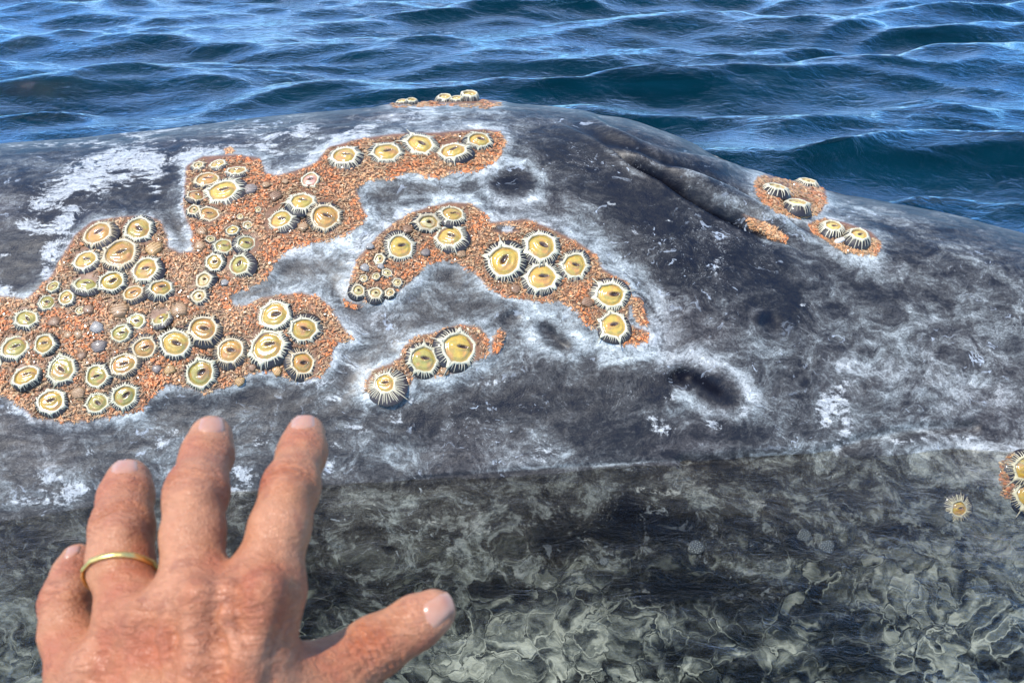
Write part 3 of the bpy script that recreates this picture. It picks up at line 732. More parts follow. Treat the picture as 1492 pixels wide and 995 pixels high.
# ------------------------------------------------------------------ the sea
def sea():
    def axis(lo, hi, step, far_lo, far_hi, g=1.09):
        a = list(np.arange(lo, hi, step)); s = step; x = hi
        while x < far_hi: a.append(x); s *= g; x += s
        s = step; x = lo - step; b = []
        while x > far_lo: b.append(x); s *= g; x -= s
        return np.array(b[::-1] + a)
    xs = axis(-2.1, 2.1, 0.0085, -500, 500); ys = axis(0.25, 3.1, 0.0085, -500, 900)
    ys = np.unique(np.concatenate([ys[ys <= 0.42], np.arange(0.424, 0.70, 0.0036), ys[ys > 0.70]]))
    Xg, Yg = np.meshgrid(xs, ys)
    r = np.random.default_rng(23)
    dx = np.zeros_like(Xg); dy = np.zeros_like(Xg); z = np.zeros_like(Xg)
    # the wave field: mostly running towards the viewer, short choppy crests
    wx = Xg + 0.10 * (fbm(Xg * 1.3, Yg * 1.6, None, 2, 41) - 0.5); wy = Yg + 0.16 * (fbm(Xg * 1.5, Yg * 1.8, None, 2, 42) - 0.5)
    for k in range(80):
        lam = 0.07 * (7.5 ** r.random()); ang = r.normal(R(96), R(14))
        kk = 2 * math.pi / lam; amp = 0.0102 * lam * r.uniform(0.5, 1.3) * (1.0 if lam < 0.4 else 0.75)
        ph = r.uniform(0, 6.28)
        p = kk * (wx * math.cos(ang) + wy * math.sin(ang)) + ph
        z += amp * np.sin(p); q = 0.6
        dx -= q * amp * math.cos(ang) * np.cos(p) * -1; dy -= q * amp * math.sin(ang) * np.cos(p) * -1
    # calm in the lee, next to the whale, and in the far distance
    yl = np.interp(Xg, wl[:, 0], wl[:, 1])
    calm = 0.14 + 0.86 * sstep(0.33, 0.65, Yg - yl)
    far = np.exp(-np.hypot(Xg, Yg) / 60)
    patch = 0.75 + 0.5 * fbm(Xg * 0.9, Yg * 1.4, None, 2, 77)
    a = calm * (0.25 + 0.75 * far) * patch
    dxs, dys, zs = dx * a, dy * a, z * a
    rip = (fbm(Xg * 21, Yg * 34, None, 3, 51) - 0.5) * 0.0042 + (fbm(Xg * 9, Yg * 15, None, 2, 52) - 0.5) * 0.004
    zs += rip * (0.75 + 0.25 * calm) * np.exp(-np.hypot(Xg, Yg - 1) / 8)
    # the water clings to the skin: a thin raised edge along the near waterline
    zz_ = S2[:, :, 2]; rr_i = len(at) - 1 - (zz_[::-1] > 0).argmax(0); yc_ = S2[np.minimum(rr_i, len(at) - 1), np.arange(len(ax)), 1]
    ok_ = (zz_ > 0).any(0); ycx = np.interp(Xg, ax[ok_], yc_[ok_])
    zs += 0.0028 * np.exp(-np.abs(Yg - ycx) / 0.0055) * (np.abs(Xg) < 1.2)
    P = np.stack([Xg + dxs, Yg + dys, zs - 0.002], -1)
    n = NT('sea_water')
    tcn = n.n('ShaderNodeTexCoord'); m = n.n('ShaderNodeMapping'); m.inputs['Scale'].default_value = (1, 2.0, 1); n.l(tcn.outputs['Object'], m.inputs['Vector'])
    n1 = n.noise(m.outputs[0], 26, 6, 0.62, 1.0); n2 = n.noise(m.outputs[0], 60, 3, 0.5, 0.5)
    h = n.math('ADD', n.math('MULTIPLY', n1, 1.0), n.math('MULTIPLY', n2, 0.18))
    nb = n.bump(h, 0.7, 0.007)
    fr = n.n('ShaderNodeFresnel'); fr.inputs['IOR'].default_value = 1.33; n.l(nb, fr.inputs['Normal'])
    gl = n.n('ShaderNodeBsdfGlossy'); gl.inputs['Roughness'].default_value = 0.035; gl.inputs['Color'].default_value = (1, 1, 1, 1); n.l(nb, gl.inputs['Normal'])
    tr = n.n('ShaderNodeBsdfTransparent'); tr.inputs['Color'].default_value = (0.91, 0.93, 0.92, 1)
    rf = n.n('ShaderNodeBsdfRefraction'); rf.inputs['IOR'].default_value = 1.33; rf.inputs['Roughness'].default_value = 0.0; rf.inputs['Color'].default_value = (0.93, 0.97, 0.95, 1); n.l(nb, rf.inputs['Normal'])
    m0 = n.n('ShaderNodeMixShader'); m0.inputs[0].default_value = WATER_REFR
    n.l(tr.outputs[0], m0.inputs[1]); n.l(rf.outputs[0], m0.inputs[2])
    ms = n.n('ShaderNodeMixShader'); n.l(n.math('SUBTRACT', n.math('MULTIPLY', fr.outputs[0], 2.7), 0.058, True), ms.inputs[0]); n.l(m0.outputs[0], ms.inputs[1]); n.l(gl.outputs[0], ms.inputs[2])
    n.l(ms.outputs[0], n.out.inputs['Surface'])
    nyy, nxx = Xg.shape
    w = make_mesh('sea', P.reshape(-1, 3), grid_faces(nyy, nxx), n.m)
    tag(w, kind='structure')
    # the deep: dim blue-green water body seen through the surface
    n = NT('deep_water')
    d = n.n('ShaderNodeBsdfDiffuse'); nz = n.noise(n.mapping((0.5, 0.5, 0.5)), 2.0, 3)
    n.l(n.ramp(nz, [(0.3, (0.001, 0.016, 0.028)), (0.7, (0.002, 0.030, 0.055))]), d.inputs['Color']); n.l(d.outputs[0], n.out.inputs['Surface'])
    xs = np.linspace(-520, 520, 9); ys = np.linspace(-520, 920, 9); A, Bq = np.meshgrid(xs, ys)
    s = make_mesh('seabed', np.stack([A, Bq, np.full_like(A, -1.6)], -1).reshape(-1, 3), grid_faces(9, 9), n.m)
    tag(s, kind='structure')
WATER_REFR = 0.0
sea()
# ------------------------------------------------------------------ barnacle materials
def mat_col(name, rough, bump_scale, bump_d, coat=0.0, spec=0.5, var=0.25, sss=0.0):
    n = NT(name)
    a = n.attr('col').outputs['Color']
    tcn = n.n('ShaderNodeTexCoord')
    nz = n.noise(tcn.outputs['Object'], bump_scale, 4, 0.6)
    c = n.mix(var, a, n.ramp(nz, [(0.3, 0.45), (0.7, 1.35)]), 'MULTIPLY')
    n.principled(Base_Color=c, Roughness=rough, Normal=n.bump(nz, 0.5, bump_d), Coat_Weight=coat, Coat_Roughness=0.10, Specular_IOR_Level=spec, Subsurface_Weight=sss, Subsurface_Scale=0.002)
    return n.m
M_wall = mat_col('barnacle_wall', 0.45, 900, 0.0006, 0.2)
M_rim = mat_col('barnacle_rim', 0.5, 700, 0.0004, 0.1, 0.5, 0.2)
M_memb = mat_col('barnacle_membrane', 0.22, 260, 0.0006, 1.0, 0.6, 0.35)
M_lice = mat_col('lice_shell', 0.45, 800, 0.0003, 0.2, 0.5, 0.5)
M_young = mat_col('young_barnacle_shell', 0.45, 800, 0.0005, 0.2, 0.5, 0.5)

def barnacle_geo(Rr, bf, style, seed, sq):
    """everything for one barnacle in local metres; z up out of the skin"""
    r = np.random.default_rng(seed)
    H = Rr * {'k': 0.34, 's': 0.85, 'h': 0.46, 'e': 0.3}.get(style, 0.30) * r.uniform(0.9, 1.15)
    Rb = Rr * (1 + (bf - 1) * 1.22)
    n = 64 if Rr > 0.008 else 40
    th = np.linspace(0, 2 * math.pi, n, endpoint=False)
    np_ = int(r.choice([5, 6, 6, 7])); ph0 = r.uniform(0, 6.28)
    pts = ph0 + (np.arange(np_) + r.uniform(-0.18, 0.18, np_)) * 2 * math.pi / np_
    plen = r.uniform(0.12, 0.42, np_) * (1.4 if style == 'k' else 1.0)
    def angd(a, b): return np.abs((a - b + math.pi) % (2 * math.pi) - math.pi)
    star = sum(pl * np.maximum(0, 1 - angd(th, p) / 0.24) ** 1.6 for p, pl in zip(pts, plen))
    low = 0.05 * np.sin(2 * th + r.uniform(0, 6)) + 0.03 * np.sin(3 * th + r.uniform(0, 6))
    jag = r.uniform(0, 0.06, n)
    out = {}
    # wall: rings from the base to the rim
    rings = []
    for f, rr_, zz in ((0, Rb * 1.04, -0.25 * H), (0.1, Rb, 0.05 * H), (0.5, Rr + (Rb - Rr) * 0.62, 0.50 * H), (0.8, Rr * 1.06, 0.82 * H), (1.0, Rr * 0.93, 0.95 * H)):
        rad = rr_ * (1 + low * 0.8)
        rings.append(np.stack([rad * np.cos(th), rad * np.sin(th), np.full(n, zz)], -1))
    V_ = np.concatenate(rings); out['shell'] = (V_, [grid_faces(5, n, True)], np.tile(np.array([0.020, 0.014, 0.011]) * r.uniform(0.7, 2.6), (len(V_), 1)))
    # ribs
    nrb = int(r.integers(40, 54)) if style in 'k' else int(r.integers(34, 48))
    if style in ('h',): nrb = int(r.integers(16, 24))
    if style == 's': nrb = int(r.integers(22, 28))
    vv = []; ff = []
    def rib(a, w0, w1, ext, lift):
        lo = 1 + 0.05 * math.sin(2 * a)
        path = [(Rr * 0.98, H * 1.0), (Rr * 1.10 + (Rb - Rr) * 0.12, 0.84 * H + lift), (Rr + (Rb - Rr) * 0.66, 0.50 * H + lift), (Rb * ext, 0.04 * H + lift * 0.3)]
        ws = np.linspace(w0, w1, 4); base = len(vv)
        kink = r.normal(0, 0.03)
        for q, ((rd, zz), w) in enumerate(zip(path, ws)):
            aa = a + kink * q / 3
            c, s = math.cos(aa), math.sin(aa)
            rd = rd * float(np.interp((aa % 6.2832), np.append(th, 6.2832), np.append(1 + low * 0.8, 1 + low[0] * 0.8)))
            hw = w / 2
            vv.append((rd * c - hw * s * -1, rd * s + hw * c * -1, zz - 0.2 * hw)); vv.append((rd * c + 0.6 * hw * c, rd * s + 0.6 * hw * s, zz + 0.9 * hw)); vv.append((rd * c + hw * s * -1, rd * s - hw * c * -1, zz - 0.2 * hw))
        for q in range(3):
            b0 = base + q * 3
            ff.append((b0, b0 + 3, b0 + 4, b0 + 1)); ff.append((b0 + 1, b0 + 4, b0 + 5, b0 + 2))
    for k in range(nrb):
        a = (k + r.uniform(-0.22, 0.22)) / nrb * 2 * math.pi
        if r.random() < 0.06: continue
        if angd(a, pts).min() < 0.09: continue
        rib(a, 0.060 * Rr * r.uniform(0.6, 1.6) * (1.3 if bf > 1.55 else 1), 0.036 * Rr * r.uniform(0.6, 1.5) * (2.4 if bf > 1.55 else 1), r.uniform(0.84, 1.03), 0.02 * Rr)
    for p, pl in zip(pts, plen):
        rib(p, 0.20 * Rr, 0.06 * Rr, 0.80 + pl * 0.9, 0.035 * Rr)
    vv = np.array(vv); rc = np.array([0.72, 0.63, 0.42]); cc = np.tile(rc, (len(vv), 1)) * r.uniform(0.75, 1.1)
    if style == 'o': cc = cc * np.array([1.0, 0.86, 0.72]) * 0.85
    fade = np.clip(1 - (np.hypot(vv[:, 0], vv[:, 1]) - Rr) / max(Rb - Rr, 1e-5) * 0.28, 0.6, 1)
    out['ribs'] = (vv, [np.array(ff)], cc * fade[:, None])
    # rim
    ri = Rr * (0.83 if style != 'h' else 0.68) * (1 + low * 0.9 + 0.015 * np.sin(5 * th + 1) + r.uniform(-0.012, 0.012, n))
    ro = Rr * (1 + low * 0.8 + star + jag)
    ri = ri + (ro - ri) * 0.10
    prof = [(ro * 0.985, 0.80 * H), (ro, 0.93 * H), (ri + (ro - ri) * 0.62, 1.08 * H + 0.02 * Rr), (ri + (ro - ri) * 0.22, 1.10 * H), (ri, 0.98 * H), (ri * 0.97, 0.70 * H)]
    rr2 = []
    for q, (rad, zz) in enumerate(prof):
        z_ = zz + (r.normal(0, 0.022 * Rr, n) if q in (2, 3) else 0) - (star * 0.30 * Rr * (0.9 if q < 2 else 0.3))
        rr2.append(np.stack([rad * np.cos(th), rad * np.sin(th), z_ + np.zeros(n)], -1))
    V_ = np.concatenate(rr2)
    rimc = np.array({'o': (0.68, 0.55, 0.34), 'g': (0.66, 0.60, 0.38), 'h': (0.60, 0.49, 0.30)}.get(style, (0.72, 0.65, 0.43)))
    cl = np.tile(rimc, (len(V_), 1)) * r.uniform(0.82, 1.08)
    cl[4 * n:] *= np.array([0.75, 0.6, 0.4])
    cl *= r.uniform(0.85, 1.06, (len(V_), 1))
    out['rim'] = (V_, [grid_faces(6, n, True)], cl)
    # membrane with a pair of lips round the slit
    nr_, nt = 15, n
    rad = np.linspace(0, 1, nr_) ** 0.85
    Rm = ri * 0.99
    sx, sy = 0.06 * r.normal(), 0.05 * r.normal() + (0.05 if style in 'k' else 0)
    ox, oy = (0.16 + 0.06 * r.normal()) , sy
    X_ = (rad[:, None] * np.cos(th)[None]); Y_ = (rad[:, None] * np.sin(th)[None])
    a_, b_ = (0.32, 0.125 * sq) if style != 'h' else (0.24, 0.20)
    rot = r.normal(-0.15 if seed % 2 else 0.12, 0.22)
    cx_, cy_ = X_ - ox, Y_ - oy
    qx = cx_ * math.cos(rot) + cy_ * math.sin(rot); qy = -cx_ * math.sin(rot) + cy_ * math.cos(rot)
    lipx = qx + 0.16
    q = np.hypot(qx / a_, qy / b_)
    q2 = np.hypot((qx + 0.14) / (a_ * 1.75), qy / (b_ * 2.2))
    hgt = 0.20 * (1 - (X_ ** 2 + Y_ ** 2)) + 0.10 * np.exp(-((q2 - 0.95) / 0.30) ** 2) - 0.14 * np.exp(-(q / 0.95) ** 4) + 0.05 * np.exp(-((q - 1.35) / 0.22) ** 2)
    hgt += 0.05 * np.exp(-((np.hypot(X_, Y_) - 0.72) / 0.12) ** 2) - 0.05 * np.exp(-((np.hypot(X_, Y_) - 0.9) / 0.08) ** 2)
    if style == 'h': hgt -= 0.22 * np.exp(-(q / 1.1) ** 2)
    V_ = np.stack([X_ * Rm[None], Y_ * Rm[None], 0.74 * H + hgt * Rr * 0.8], -1).reshape(-1, 3)
    base = {'y': (0.56, 0.34, 0.05), 'k': (0.62, 0.39, 0.055), 'g': (0.43, 0.33, 0.065), 'o': (0.54, 0.27, 0.05), 'h': (0.62, 0.48, 0.19), 'e': (0.70, 0.36, 0.24), 's': (0.80, 0.58, 0.13)}[style]
    c0 = np.array(base) * r.uniform(0.88, 1.1)
    cc = np.tile(c0, (nr_ * nt, 1))
    nzv = vnoise(X_ * 2.2 + seed, Y_ * 2.2, None, seed).reshape(-1)[:, None]
    cc = cc * (1 - 0.55 * sstep(0.45, 0.9, nzv)) + 0.55 * sstep(0.45, 0.9, nzv) * np.array([0.62, 0.22, 0.08])
    nz2 = vnoise(X_ * 3 + seed + 9, Y_ * 3, None, seed + 3).reshape(-1)[:, None]
    cc = cc * (1 - 0.4 * sstep(0.5, 0.9, nz2)) + 0.4 * sstep(0.5, 0.9, nz2) * np.array([0.32, 0.34, 0.07])
    ed = sstep(0.72, 1.0, np.hypot(X_, Y_)).reshape(-1)[:, None]; cc = cc * (1 - ed * 0.5) + ed * 0.5 * np.array([0.30, 0.22, 0.06])
    w = sstep(1.7, 1.0, q).reshape(-1)[:, None]
    cc = cc * (1 - w) + w * np.array([0.13, 0.055, 0.015])
    out['membrane'] = (V_, [grid_faces(nr_, nt, True)], cc)
    # the dark opening
    m_ = 16; t2 = np.linspace(0, 2 * math.pi, m_, endpoint=False); vs = []
    for s_, dz in ((0.0, -0.015), (0.55, 0.0), (0.92, 0.02)):
        ex, ey = a_ * 0.78 * s_ * np.cos(t2), b_ * 0.85 * s_ * np.sin(t2)
        px_ = ox + ex * math.cos(rot) - ey * math.sin(rot); py_ = oy + ex * math.sin(rot) + ey * math.cos(rot)
        Rml = Rm.mean()
        zc = 0.74 * H + (0.20 * (1 - ox * ox - oy * oy) - 0.085 + dz + (-.2 if style == 'h' else 0)) * Rr * 0.8
        vs.append(np.stack([px_ * Rml, py_ * Rml, np.full(m_, zc)], -1))
    V_ = np.concatenate(vs)
    out['opening'] = (V_, [grid_faces(3, m_, True)], np.tile(np.array([0.035, 0.014, 0.006]), (len(V_), 1)))
    return out

def frame_from(nrm, spin=0.0):
    z = nrm.normalized(); x = Vector((1, 0, 0)); x = (x - z * x.dot(z)).normalized(); y = z.cross(x)
    m = Matrix((x, y, z)).transposed().to_4x4()
    return m @ Matrix.Rotation(spin, 4, 'Z')

MAT_OF = dict(shell=M_wall, ribs=M_rim, rim=M_rim, membrane=M_memb, opening=M_wall)
placed = []      # (u, v, base half width px) for keeping the lice off
for i, (u, v, hw, bf, style, label) in enumerate(B):
    hit = on_whale(max(-60, u), v)
    if hit is None: print('miss', i, label); continue
    p, nrm, dist = hit
    depth = (p - CAM).dot(Vector((0, CP, -SP)))
    Rr = hw * depth / FPX * (0.96 if style != 's' else 0.9)
    n_ = Vector(nrm)
    smooth_n = n_ + Vector((rnd.gauss(0, .12), rnd.gauss(0, .12), 0.35 if style == 's' else 0.05))
    if v < 160: smooth_n = Vector((rnd.gauss(0, .12), -0.10, 1))
    smooth_n.normalize()
    # centre the rim, not the base, on the pixel
    H = Rr * {'k': 0.34, 's': 0.85, 'h': 0.46, 'e': 0.3}.get(style, 0.30)
    root = bpy.data.objects.new('barnacle', None); COL.objects.link(root)
    root.empty_display_size = 0.01
    c = p - n_ * (0.0005 + (0.22 * H if style not in 's' else 0))
    if v >= 160:
        # slide the base so that the raised rim covers the wanted pixel
        top = c + smooth_n * H * 0.9
        uu, vv_, _ = to_px(np.array([list(top)]))
        h2 = on_whale(u + (u - uu[0]) * 0.8, v + (v - vv_[0]) * 0.8)
        if h2: c = h2[0] - n_ * (0.20 * H if style not in 's' else 0)
    root.matrix_world = Matrix.Translation(c) @ frame_from(smooth_n, rnd.gauss(0, .25)) @ Matrix.Diagonal((rnd.uniform(.94, 1.08), rnd.uniform(.86, 1.06), rnd.uniform(.8, 1.2), 1))
    tag(root, label, 'barnacle', 'barnacles growing on the whale')
    g = barnacle_geo(Rr, bf, style, 100 + i, rnd.uniform(0.8, 1.5))
    for part, (V_, F_, C_) in g.items():
        if style == 'e' and part == 'opening': continue
        make_mesh(part, V_, F_, MAT_OF[part], root, True, C_)
    placed.append((u, v, hw * (1 + (bf - 1) * 0.75), hw, 2.2 if style == 's' else (1.45 if v < 300 else 1.1)))

# a bleached, broken shell between the pair below the folds, and a pale lump on the far outline
for (u, v, hw, label) in [(1224, 352, 8, 'bleached broken shell lying between the pair of barnacles below the folds')]:
    hit = on_whale(u, v)
    if hit is None: continue
    p, nrm, dist = hit; Rr = hw * dist / FPX; r = np.random.default_rng(int(u)); n = 16; th = np.linspace(0, 2 * math.pi, n, endpoint=False)
    w_ = 1 + 0.25 * np.sin(2 * th + 1) + r.uniform(-.12, .12, n)
    vs = np.concatenate([np.stack([Rr * f * w_ * np.cos(th), Rr * f * w_ * .6 * np.sin(th), Rr * (z_ + r.uniform(-.06, .06, n))], -1) for f, z_ in ((1, -.2), (.95, .25), (.6, .5), (.25, .42), (.02, .38))])
    o = make_mesh('broken_shell', vs, [grid_faces(5, n, True)], M_rim, None, True, np.tile(np.array([0.72, 0.68, 0.58]), (len(vs), 1)) * r.uniform(.75, 1.05, (len(vs), 1)))
    o.matrix_world = Matrix.Translation(p + nrm * 0.001) @ frame_from(nrm, 0.3)
    tag(o, label, 'shell')

# ------------------------------------------------------------------ young striped barnacles
for i, (u, v, hw, label) in enumerate(Y):
    hit = on_whale(u, v)
    if hit is None: continue
    p, nrm, dist = hit
    Rr = hw * (p - CAM).dot(Vector((0, CP, -SP))) / FPX
    r = np.random.default_rng(900 + i)
    root = bpy.data.objects.new('young_barnacle', None); COL.objects.link(root); root.empty_display_size = 0.01
    root.matrix_world = Matrix.Translation(p + nrm * 0.0015) @ frame_from(nrm, rnd.gauss(0, .5))
    tag(root, label, 'barnacle', 'young striped barnacles sunk in the lice')
    n = 20; th = np.linspace(0, 2 * math.pi, n, endpoint=False); rings = []
    lowf = 1 + 0.10 * np.sin(3 * th + r.uniform(0, 6)) + 0.06 * np.sin(5 * th + 1)
    for f, z_ in ((1.05, -0.1), (0.95, 0.12), (0.72, 0.24), (0.4, 0.29), (0.02, 0.30)):
        rings.append(np.stack([Rr * f * lowf * np.cos(th), Rr * f * lowf * 0.9 * np.sin(th), np.full(n, Rr * z_)], -1))
    base = np.array([[0.20, 0.10, 0.04], [0.30, 0.17, 0.07], [0.16, 0.12, 0.09]][int(r.integers(0, 3))])
    if 'grey' in label or 'glassy' in label: base = np.array([0.22, 0.20, 0.17])
    if 'ochre' in label or 'orange' in label: base = np.array([0.42, 0.24, 0.08])
    V_ = np.concatenate(rings); make_mesh('shell', V_, [grid_faces(5, n, True)], M_young, root, True, np.tile(base, (len(V_), 1)) * r.uniform(0.6, 1.2, (len(V_), 1)))
    vs = []; fs = []; nb = int(r.integers(4, 7))
    for k in range(nb):
        y0 = (k + 0.5) / nb * 1.5 - 0.75; L = math.sqrt(max(0.05, 0.82 - y0 * y0)) * 0.92; bi = len(vs)
        for q in range(5):
            t = q / 4 * 2 - 1; rr0 = math.hypot(t * L, y0); zz = np.interp(rr0, [0, .4, .72, .95, 1.05], [.30, .29, .24, .12, 0]) + 0.05
            yy = y0 + 0.10 * y0 * t * t
            for o_, dz in ((-0.045, -0.05), (0, 0.03), (0.045, -0.05)): vs.append((t * L * Rr, (yy + o_) * Rr * 0.95, (zz + dz) * Rr))
        for q in range(4):
            b0 = bi + q * 3; fs += [(b0, b0 + 3, b0 + 4, b0 + 1), (b0 + 1, b0 + 4, b0 + 5, b0 + 2)]
    rc = base * 2.0 + 0.10
    make_mesh('ribs', np.array(vs), [np.array(fs)], M_young, root, True, np.tile(rc, (len(vs), 1)))
    placed.append((u, v, hw * 0.95, hw * 0.9, 1.2))

# net-patterned scars left by lost barnacles, underwater
for (u, v, hw, label) in [(1172,780,13,'white net-patterned barnacle disc under the dark water, right of the centre'),
                          (1205,796,14,'grey net-patterned disc just right of the white net-patterned one'),
                          (1014,797,15,'wide pale net-patterned disc alone in the dark underwater skin'),
                          (880,818,8,'smallest net-patterned disc, left, by the pale underwater blotch'),
                          (1382,752,9,'bluish disc stuck beside the lone starburst barnacle')]:
    hit = on_whale(u, v)
    if not hit: continue
    p, nrm, dist = hit; Rr = 0.8 * hw * (p - CAM).dot(Vector((0, CP, -SP))) / FPX; r = np.random.default_rng(int(u))
    n = 30; th = np.linspace(0, 2 * math.pi, n, endpoint=False); rings = []
    wob = 1 + 0.08 * np.sin(3 * th + u) + 0.05 * np.sin(4 * th)
    for f, z_ in ((1.06, -0.05), (1.0, 0.08), (0.9, 0.10), (0.5, 0.09), (0.02, 0.09)):
        rings.append(np.stack([Rr * f * wob * np.cos(th), Rr * f * wob * 0.85 * np.sin(th), np.full(n, Rr * z_)], -1))
    root = make_mesh('barnacle_scar', np.concatenate(rings), [grid_faces(5, n, True)], M_young, None, True, np.tile(np.array([0.06, 0.065, 0.065]), (5 * n, 1)))
    root.matrix_world = Matrix.Translation(p) @ frame_from(nrm, 0)
    tag(root, label, 'barnacle scar', 'net-patterned discs on the submerged skin')
    vs = []; fs = []
    for k in range(26):
        a = k * 2.399; rr0 = 0.86 * math.sqrt((k + 0.5) / 26); cx0, cy0 = rr0 * math.cos(a), rr0 * math.sin(a) * 0.85; bi = len(vs); s_ = 0.085
        for q in range(6):
            aa = q * math.pi / 3
            vs.append(((cx0 + s_ * math.cos(aa)) * Rr, (cy0 + s_ * math.sin(aa)) * Rr, 0.09 * Rr)); vs.append(((cx0 + 0.6 * s_ * math.cos(aa)) * Rr, (cy0 + 0.6 * s_ * math.sin(aa)) * Rr, 0.17 * Rr))
        for q in range(6):
            a0, a1 = bi + 2 * q, bi + 2 * ((q + 1) % 6); fs.append((a0, a1, a1 + 1, a0 + 1))
        fs.append((bi + 1, bi + 3, bi + 5, bi + 7)); fs.append((bi + 7, bi + 9, bi + 11, bi + 1))
    make_mesh('plates', np.array(vs), [np.array(fs)], M_young, root, True, np.tile(np.array([0.26, 0.28, 0.26]), (len(vs), 1)))
# ------------------------------------------------------------------ whale lice: dense mats of tiny crustaceans
def louse_template():
    """arched, segmented body with curled legs; length 1 along x, ~40 triangles"""
    vs = []; fs = []
    segs = [(-0.50, 0.05, 0.03), (-0.34, 0.20, 0.13), (-0.12, 0.15, 0.15), (0.02, 0.22, 0.17), (0.24, 0.16, 0.14), (0.40, 0.15, 0.10), (0.52, 0.04, 0.03)]
    for x, w, h in segs:
        vs += [(x, -w, 0.0), (x, -w * 0.5, h), (x, w * 0.5, h), (x, w, 0.0)]
    for k in range(len(segs) - 1):
        for q in range(3):
            a = k * 4 + q; fs.append((a, a + 1, a + 5, a + 4))
    for sx, dx in ((-0.25, -0.22), (0.02, -0.05), (0.26, 0.16)):
        for s in (-1, 1):
            b = len(vs)
            vs += [(sx - 0.035, s * 0.14, 0.08), (sx + 0.035, s * 0.14, 0.08), (sx + dx, s * 0.36, 0.10), (sx + dx * 1.5, s * 0.44, -0.05)]
            fs += [(b, b + 1, b + 2, b + 3)]
    return np.array(vs), np.array(fs)
LT, LF = louse_template()
pl = np.array(placed)
for pi, (poly, label, sp) in enumerate(PATCHES):
    P = np.array(poly, float)
    x0, x1, y0, y1 = P[:, 0].min(), P[:, 0].max(), P[:, 1].min(), P[:, 1].max()
    gx = np.arange(max(x0, -45), min(x1, 1540) + sp, sp)
    vs_all = []; cs_all = []; cnt = 0
    rows = []
    v = y0 - 1
    while v < y1 + 2:
        # rows get closer together where the skin is seen more obliquely
        ky = 0.52 if v < 240 else (0.78 if v < 330 else 0.9)
        if pi in (5, 6, 7, 9): ky = 0.30
        rows.append(v); v += sp * ky * (1.0 if y1 - y0 > 14 else 0.6)
    G = np.array([(x + rng.uniform(-.5, .5) * sp, y + rng.uniform(-.5, .5) * sp * .8) for y in rows for x in gx])
    sd = poly_dist(poly, G[:, 0], G[:, 1])
    edge_n = vnoise(G[:, 0] / 9, G[:, 1] / 9, None, 5)
    keep = sd < -0.5 + 7.0 * (edge_n - 0.5)
    hq = ((G[:, 0] - 735) / 20) ** 2 + ((G[:, 1] - 335) / 6) ** 2
    keep &= hq > 1
    dx = G[:, 0][:, None] - pl[:, 0][None]; dy = (G[:, 1][:, None] - pl[:, 1][None]) * pl[:, 4][None]
    rr = np.hypot(dx, dy)
    inside = (rr < pl[:, 3][None] * 1.02).any(1)
    skirt = ((rr < pl[:, 2][None] * (0.86 + 0.28 * vnoise(G[:, 0] / 5, G[:, 1] / 5, None, 15))[:, None]) & (rng.random(len(G))[:, None] < 0.93)).any(1)
    keep &= ~inside & ~skirt
    near = ((rr - pl[:, 2][None]) / np.maximum(pl[:, 3][None] * 0.5, 1)).min(1)
    G, sd, near = G[keep], sd[keep], near[keep]
    hue = fbm(G[:, 0] / 34, G[:, 1] / 26, None, 3, 61)
    for (gu, gv), s_, nn, hu in zip(G, sd, near, hue):
        h = on_whale(gu, gv)
        if h is None: continue
        p, nrm, dist = h
        if pi == 0 and False: pass
        L = sp * 1.35 * dist / FPX * rng.uniform(0.6, 1.5)
        a = rng.uniform(0, 6.28)
        z = Vector(nrm) + Vector((rng.normal() * .16, rng.normal() * .16, rng.normal() * .16)); z.normalize()
        x = Vector((math.cos(a), math.sin(a), rng.normal() * .3)); x = (x - z * x.dot(z)).normalized(); y = z.cross(x)
        M = np.array([list(x), list(y * rng.uniform(0.9, 1.7)), list(z * rng.uniform(0.9, 1.5))])
        lift = rng.uniform(-0.0004, 0.0016) * sstep(0, -8, s_)
        thin = rng.random() < 0.35
        if thin: M = np.array([list(x * 1.5), list(y * 0.5), list(z * 0.9)])
        V_ = (LT * L) @ M + np.array(p) + np.array(nrm) * lift
        vs_all.append(V_)
        # pinkish orange, apricot, or brownish close to the shells
        t = rng.random()
        o = np.array([0.84, 0.26, 0.065]); pk = np.array([0.76, 0.36, 0.14]); br = np.array([0.27, 0.155, 0.065]); cr_ = np.array([0.74, 0.54, 0.28])
        k = sstep(0.42, 0.56, hu)
        c = o * k + pk * (1 - k)
        bw_ = np.clip(0.85 - 0.45 * nn, 0, 0.85) if t < 0.8 else 0.15
        if pi in (5, 6, 8, 9): bw_ = max(bw_, 0.45)
        c = c * (1 - bw_) + br * bw_
        if thin or rng.random() < 0.15: c = c * 0.45 + cr_ * 0.55
        if rng.random() < 0.16: c = c * 0.5
        c = c * rng.uniform(0.8, 1.12)
        cc = np.tile(c, (len(LT), 1)); cc[28:] = cc[28:] * 0.5 + np.array([0.72, 0.52, 0.34]) * 0.5 * rng.uniform(0.6, 1.1)
        cs_all.append(cc); cnt += 1
    if not cnt: continue
    off = (np.arange(cnt) * len(LT))[:, None, None]
    F_ = (LF[None] + off).reshape(-1, 4)
    o = make_mesh('whale_lice', np.concatenate(vs_all), F_, M_lice, None, False, np.clip(np.concatenate(cs_all), 0, 1))
    tag(o, label, 'whale lice', None, 'stuff')
    print('lice', pi, cnt)
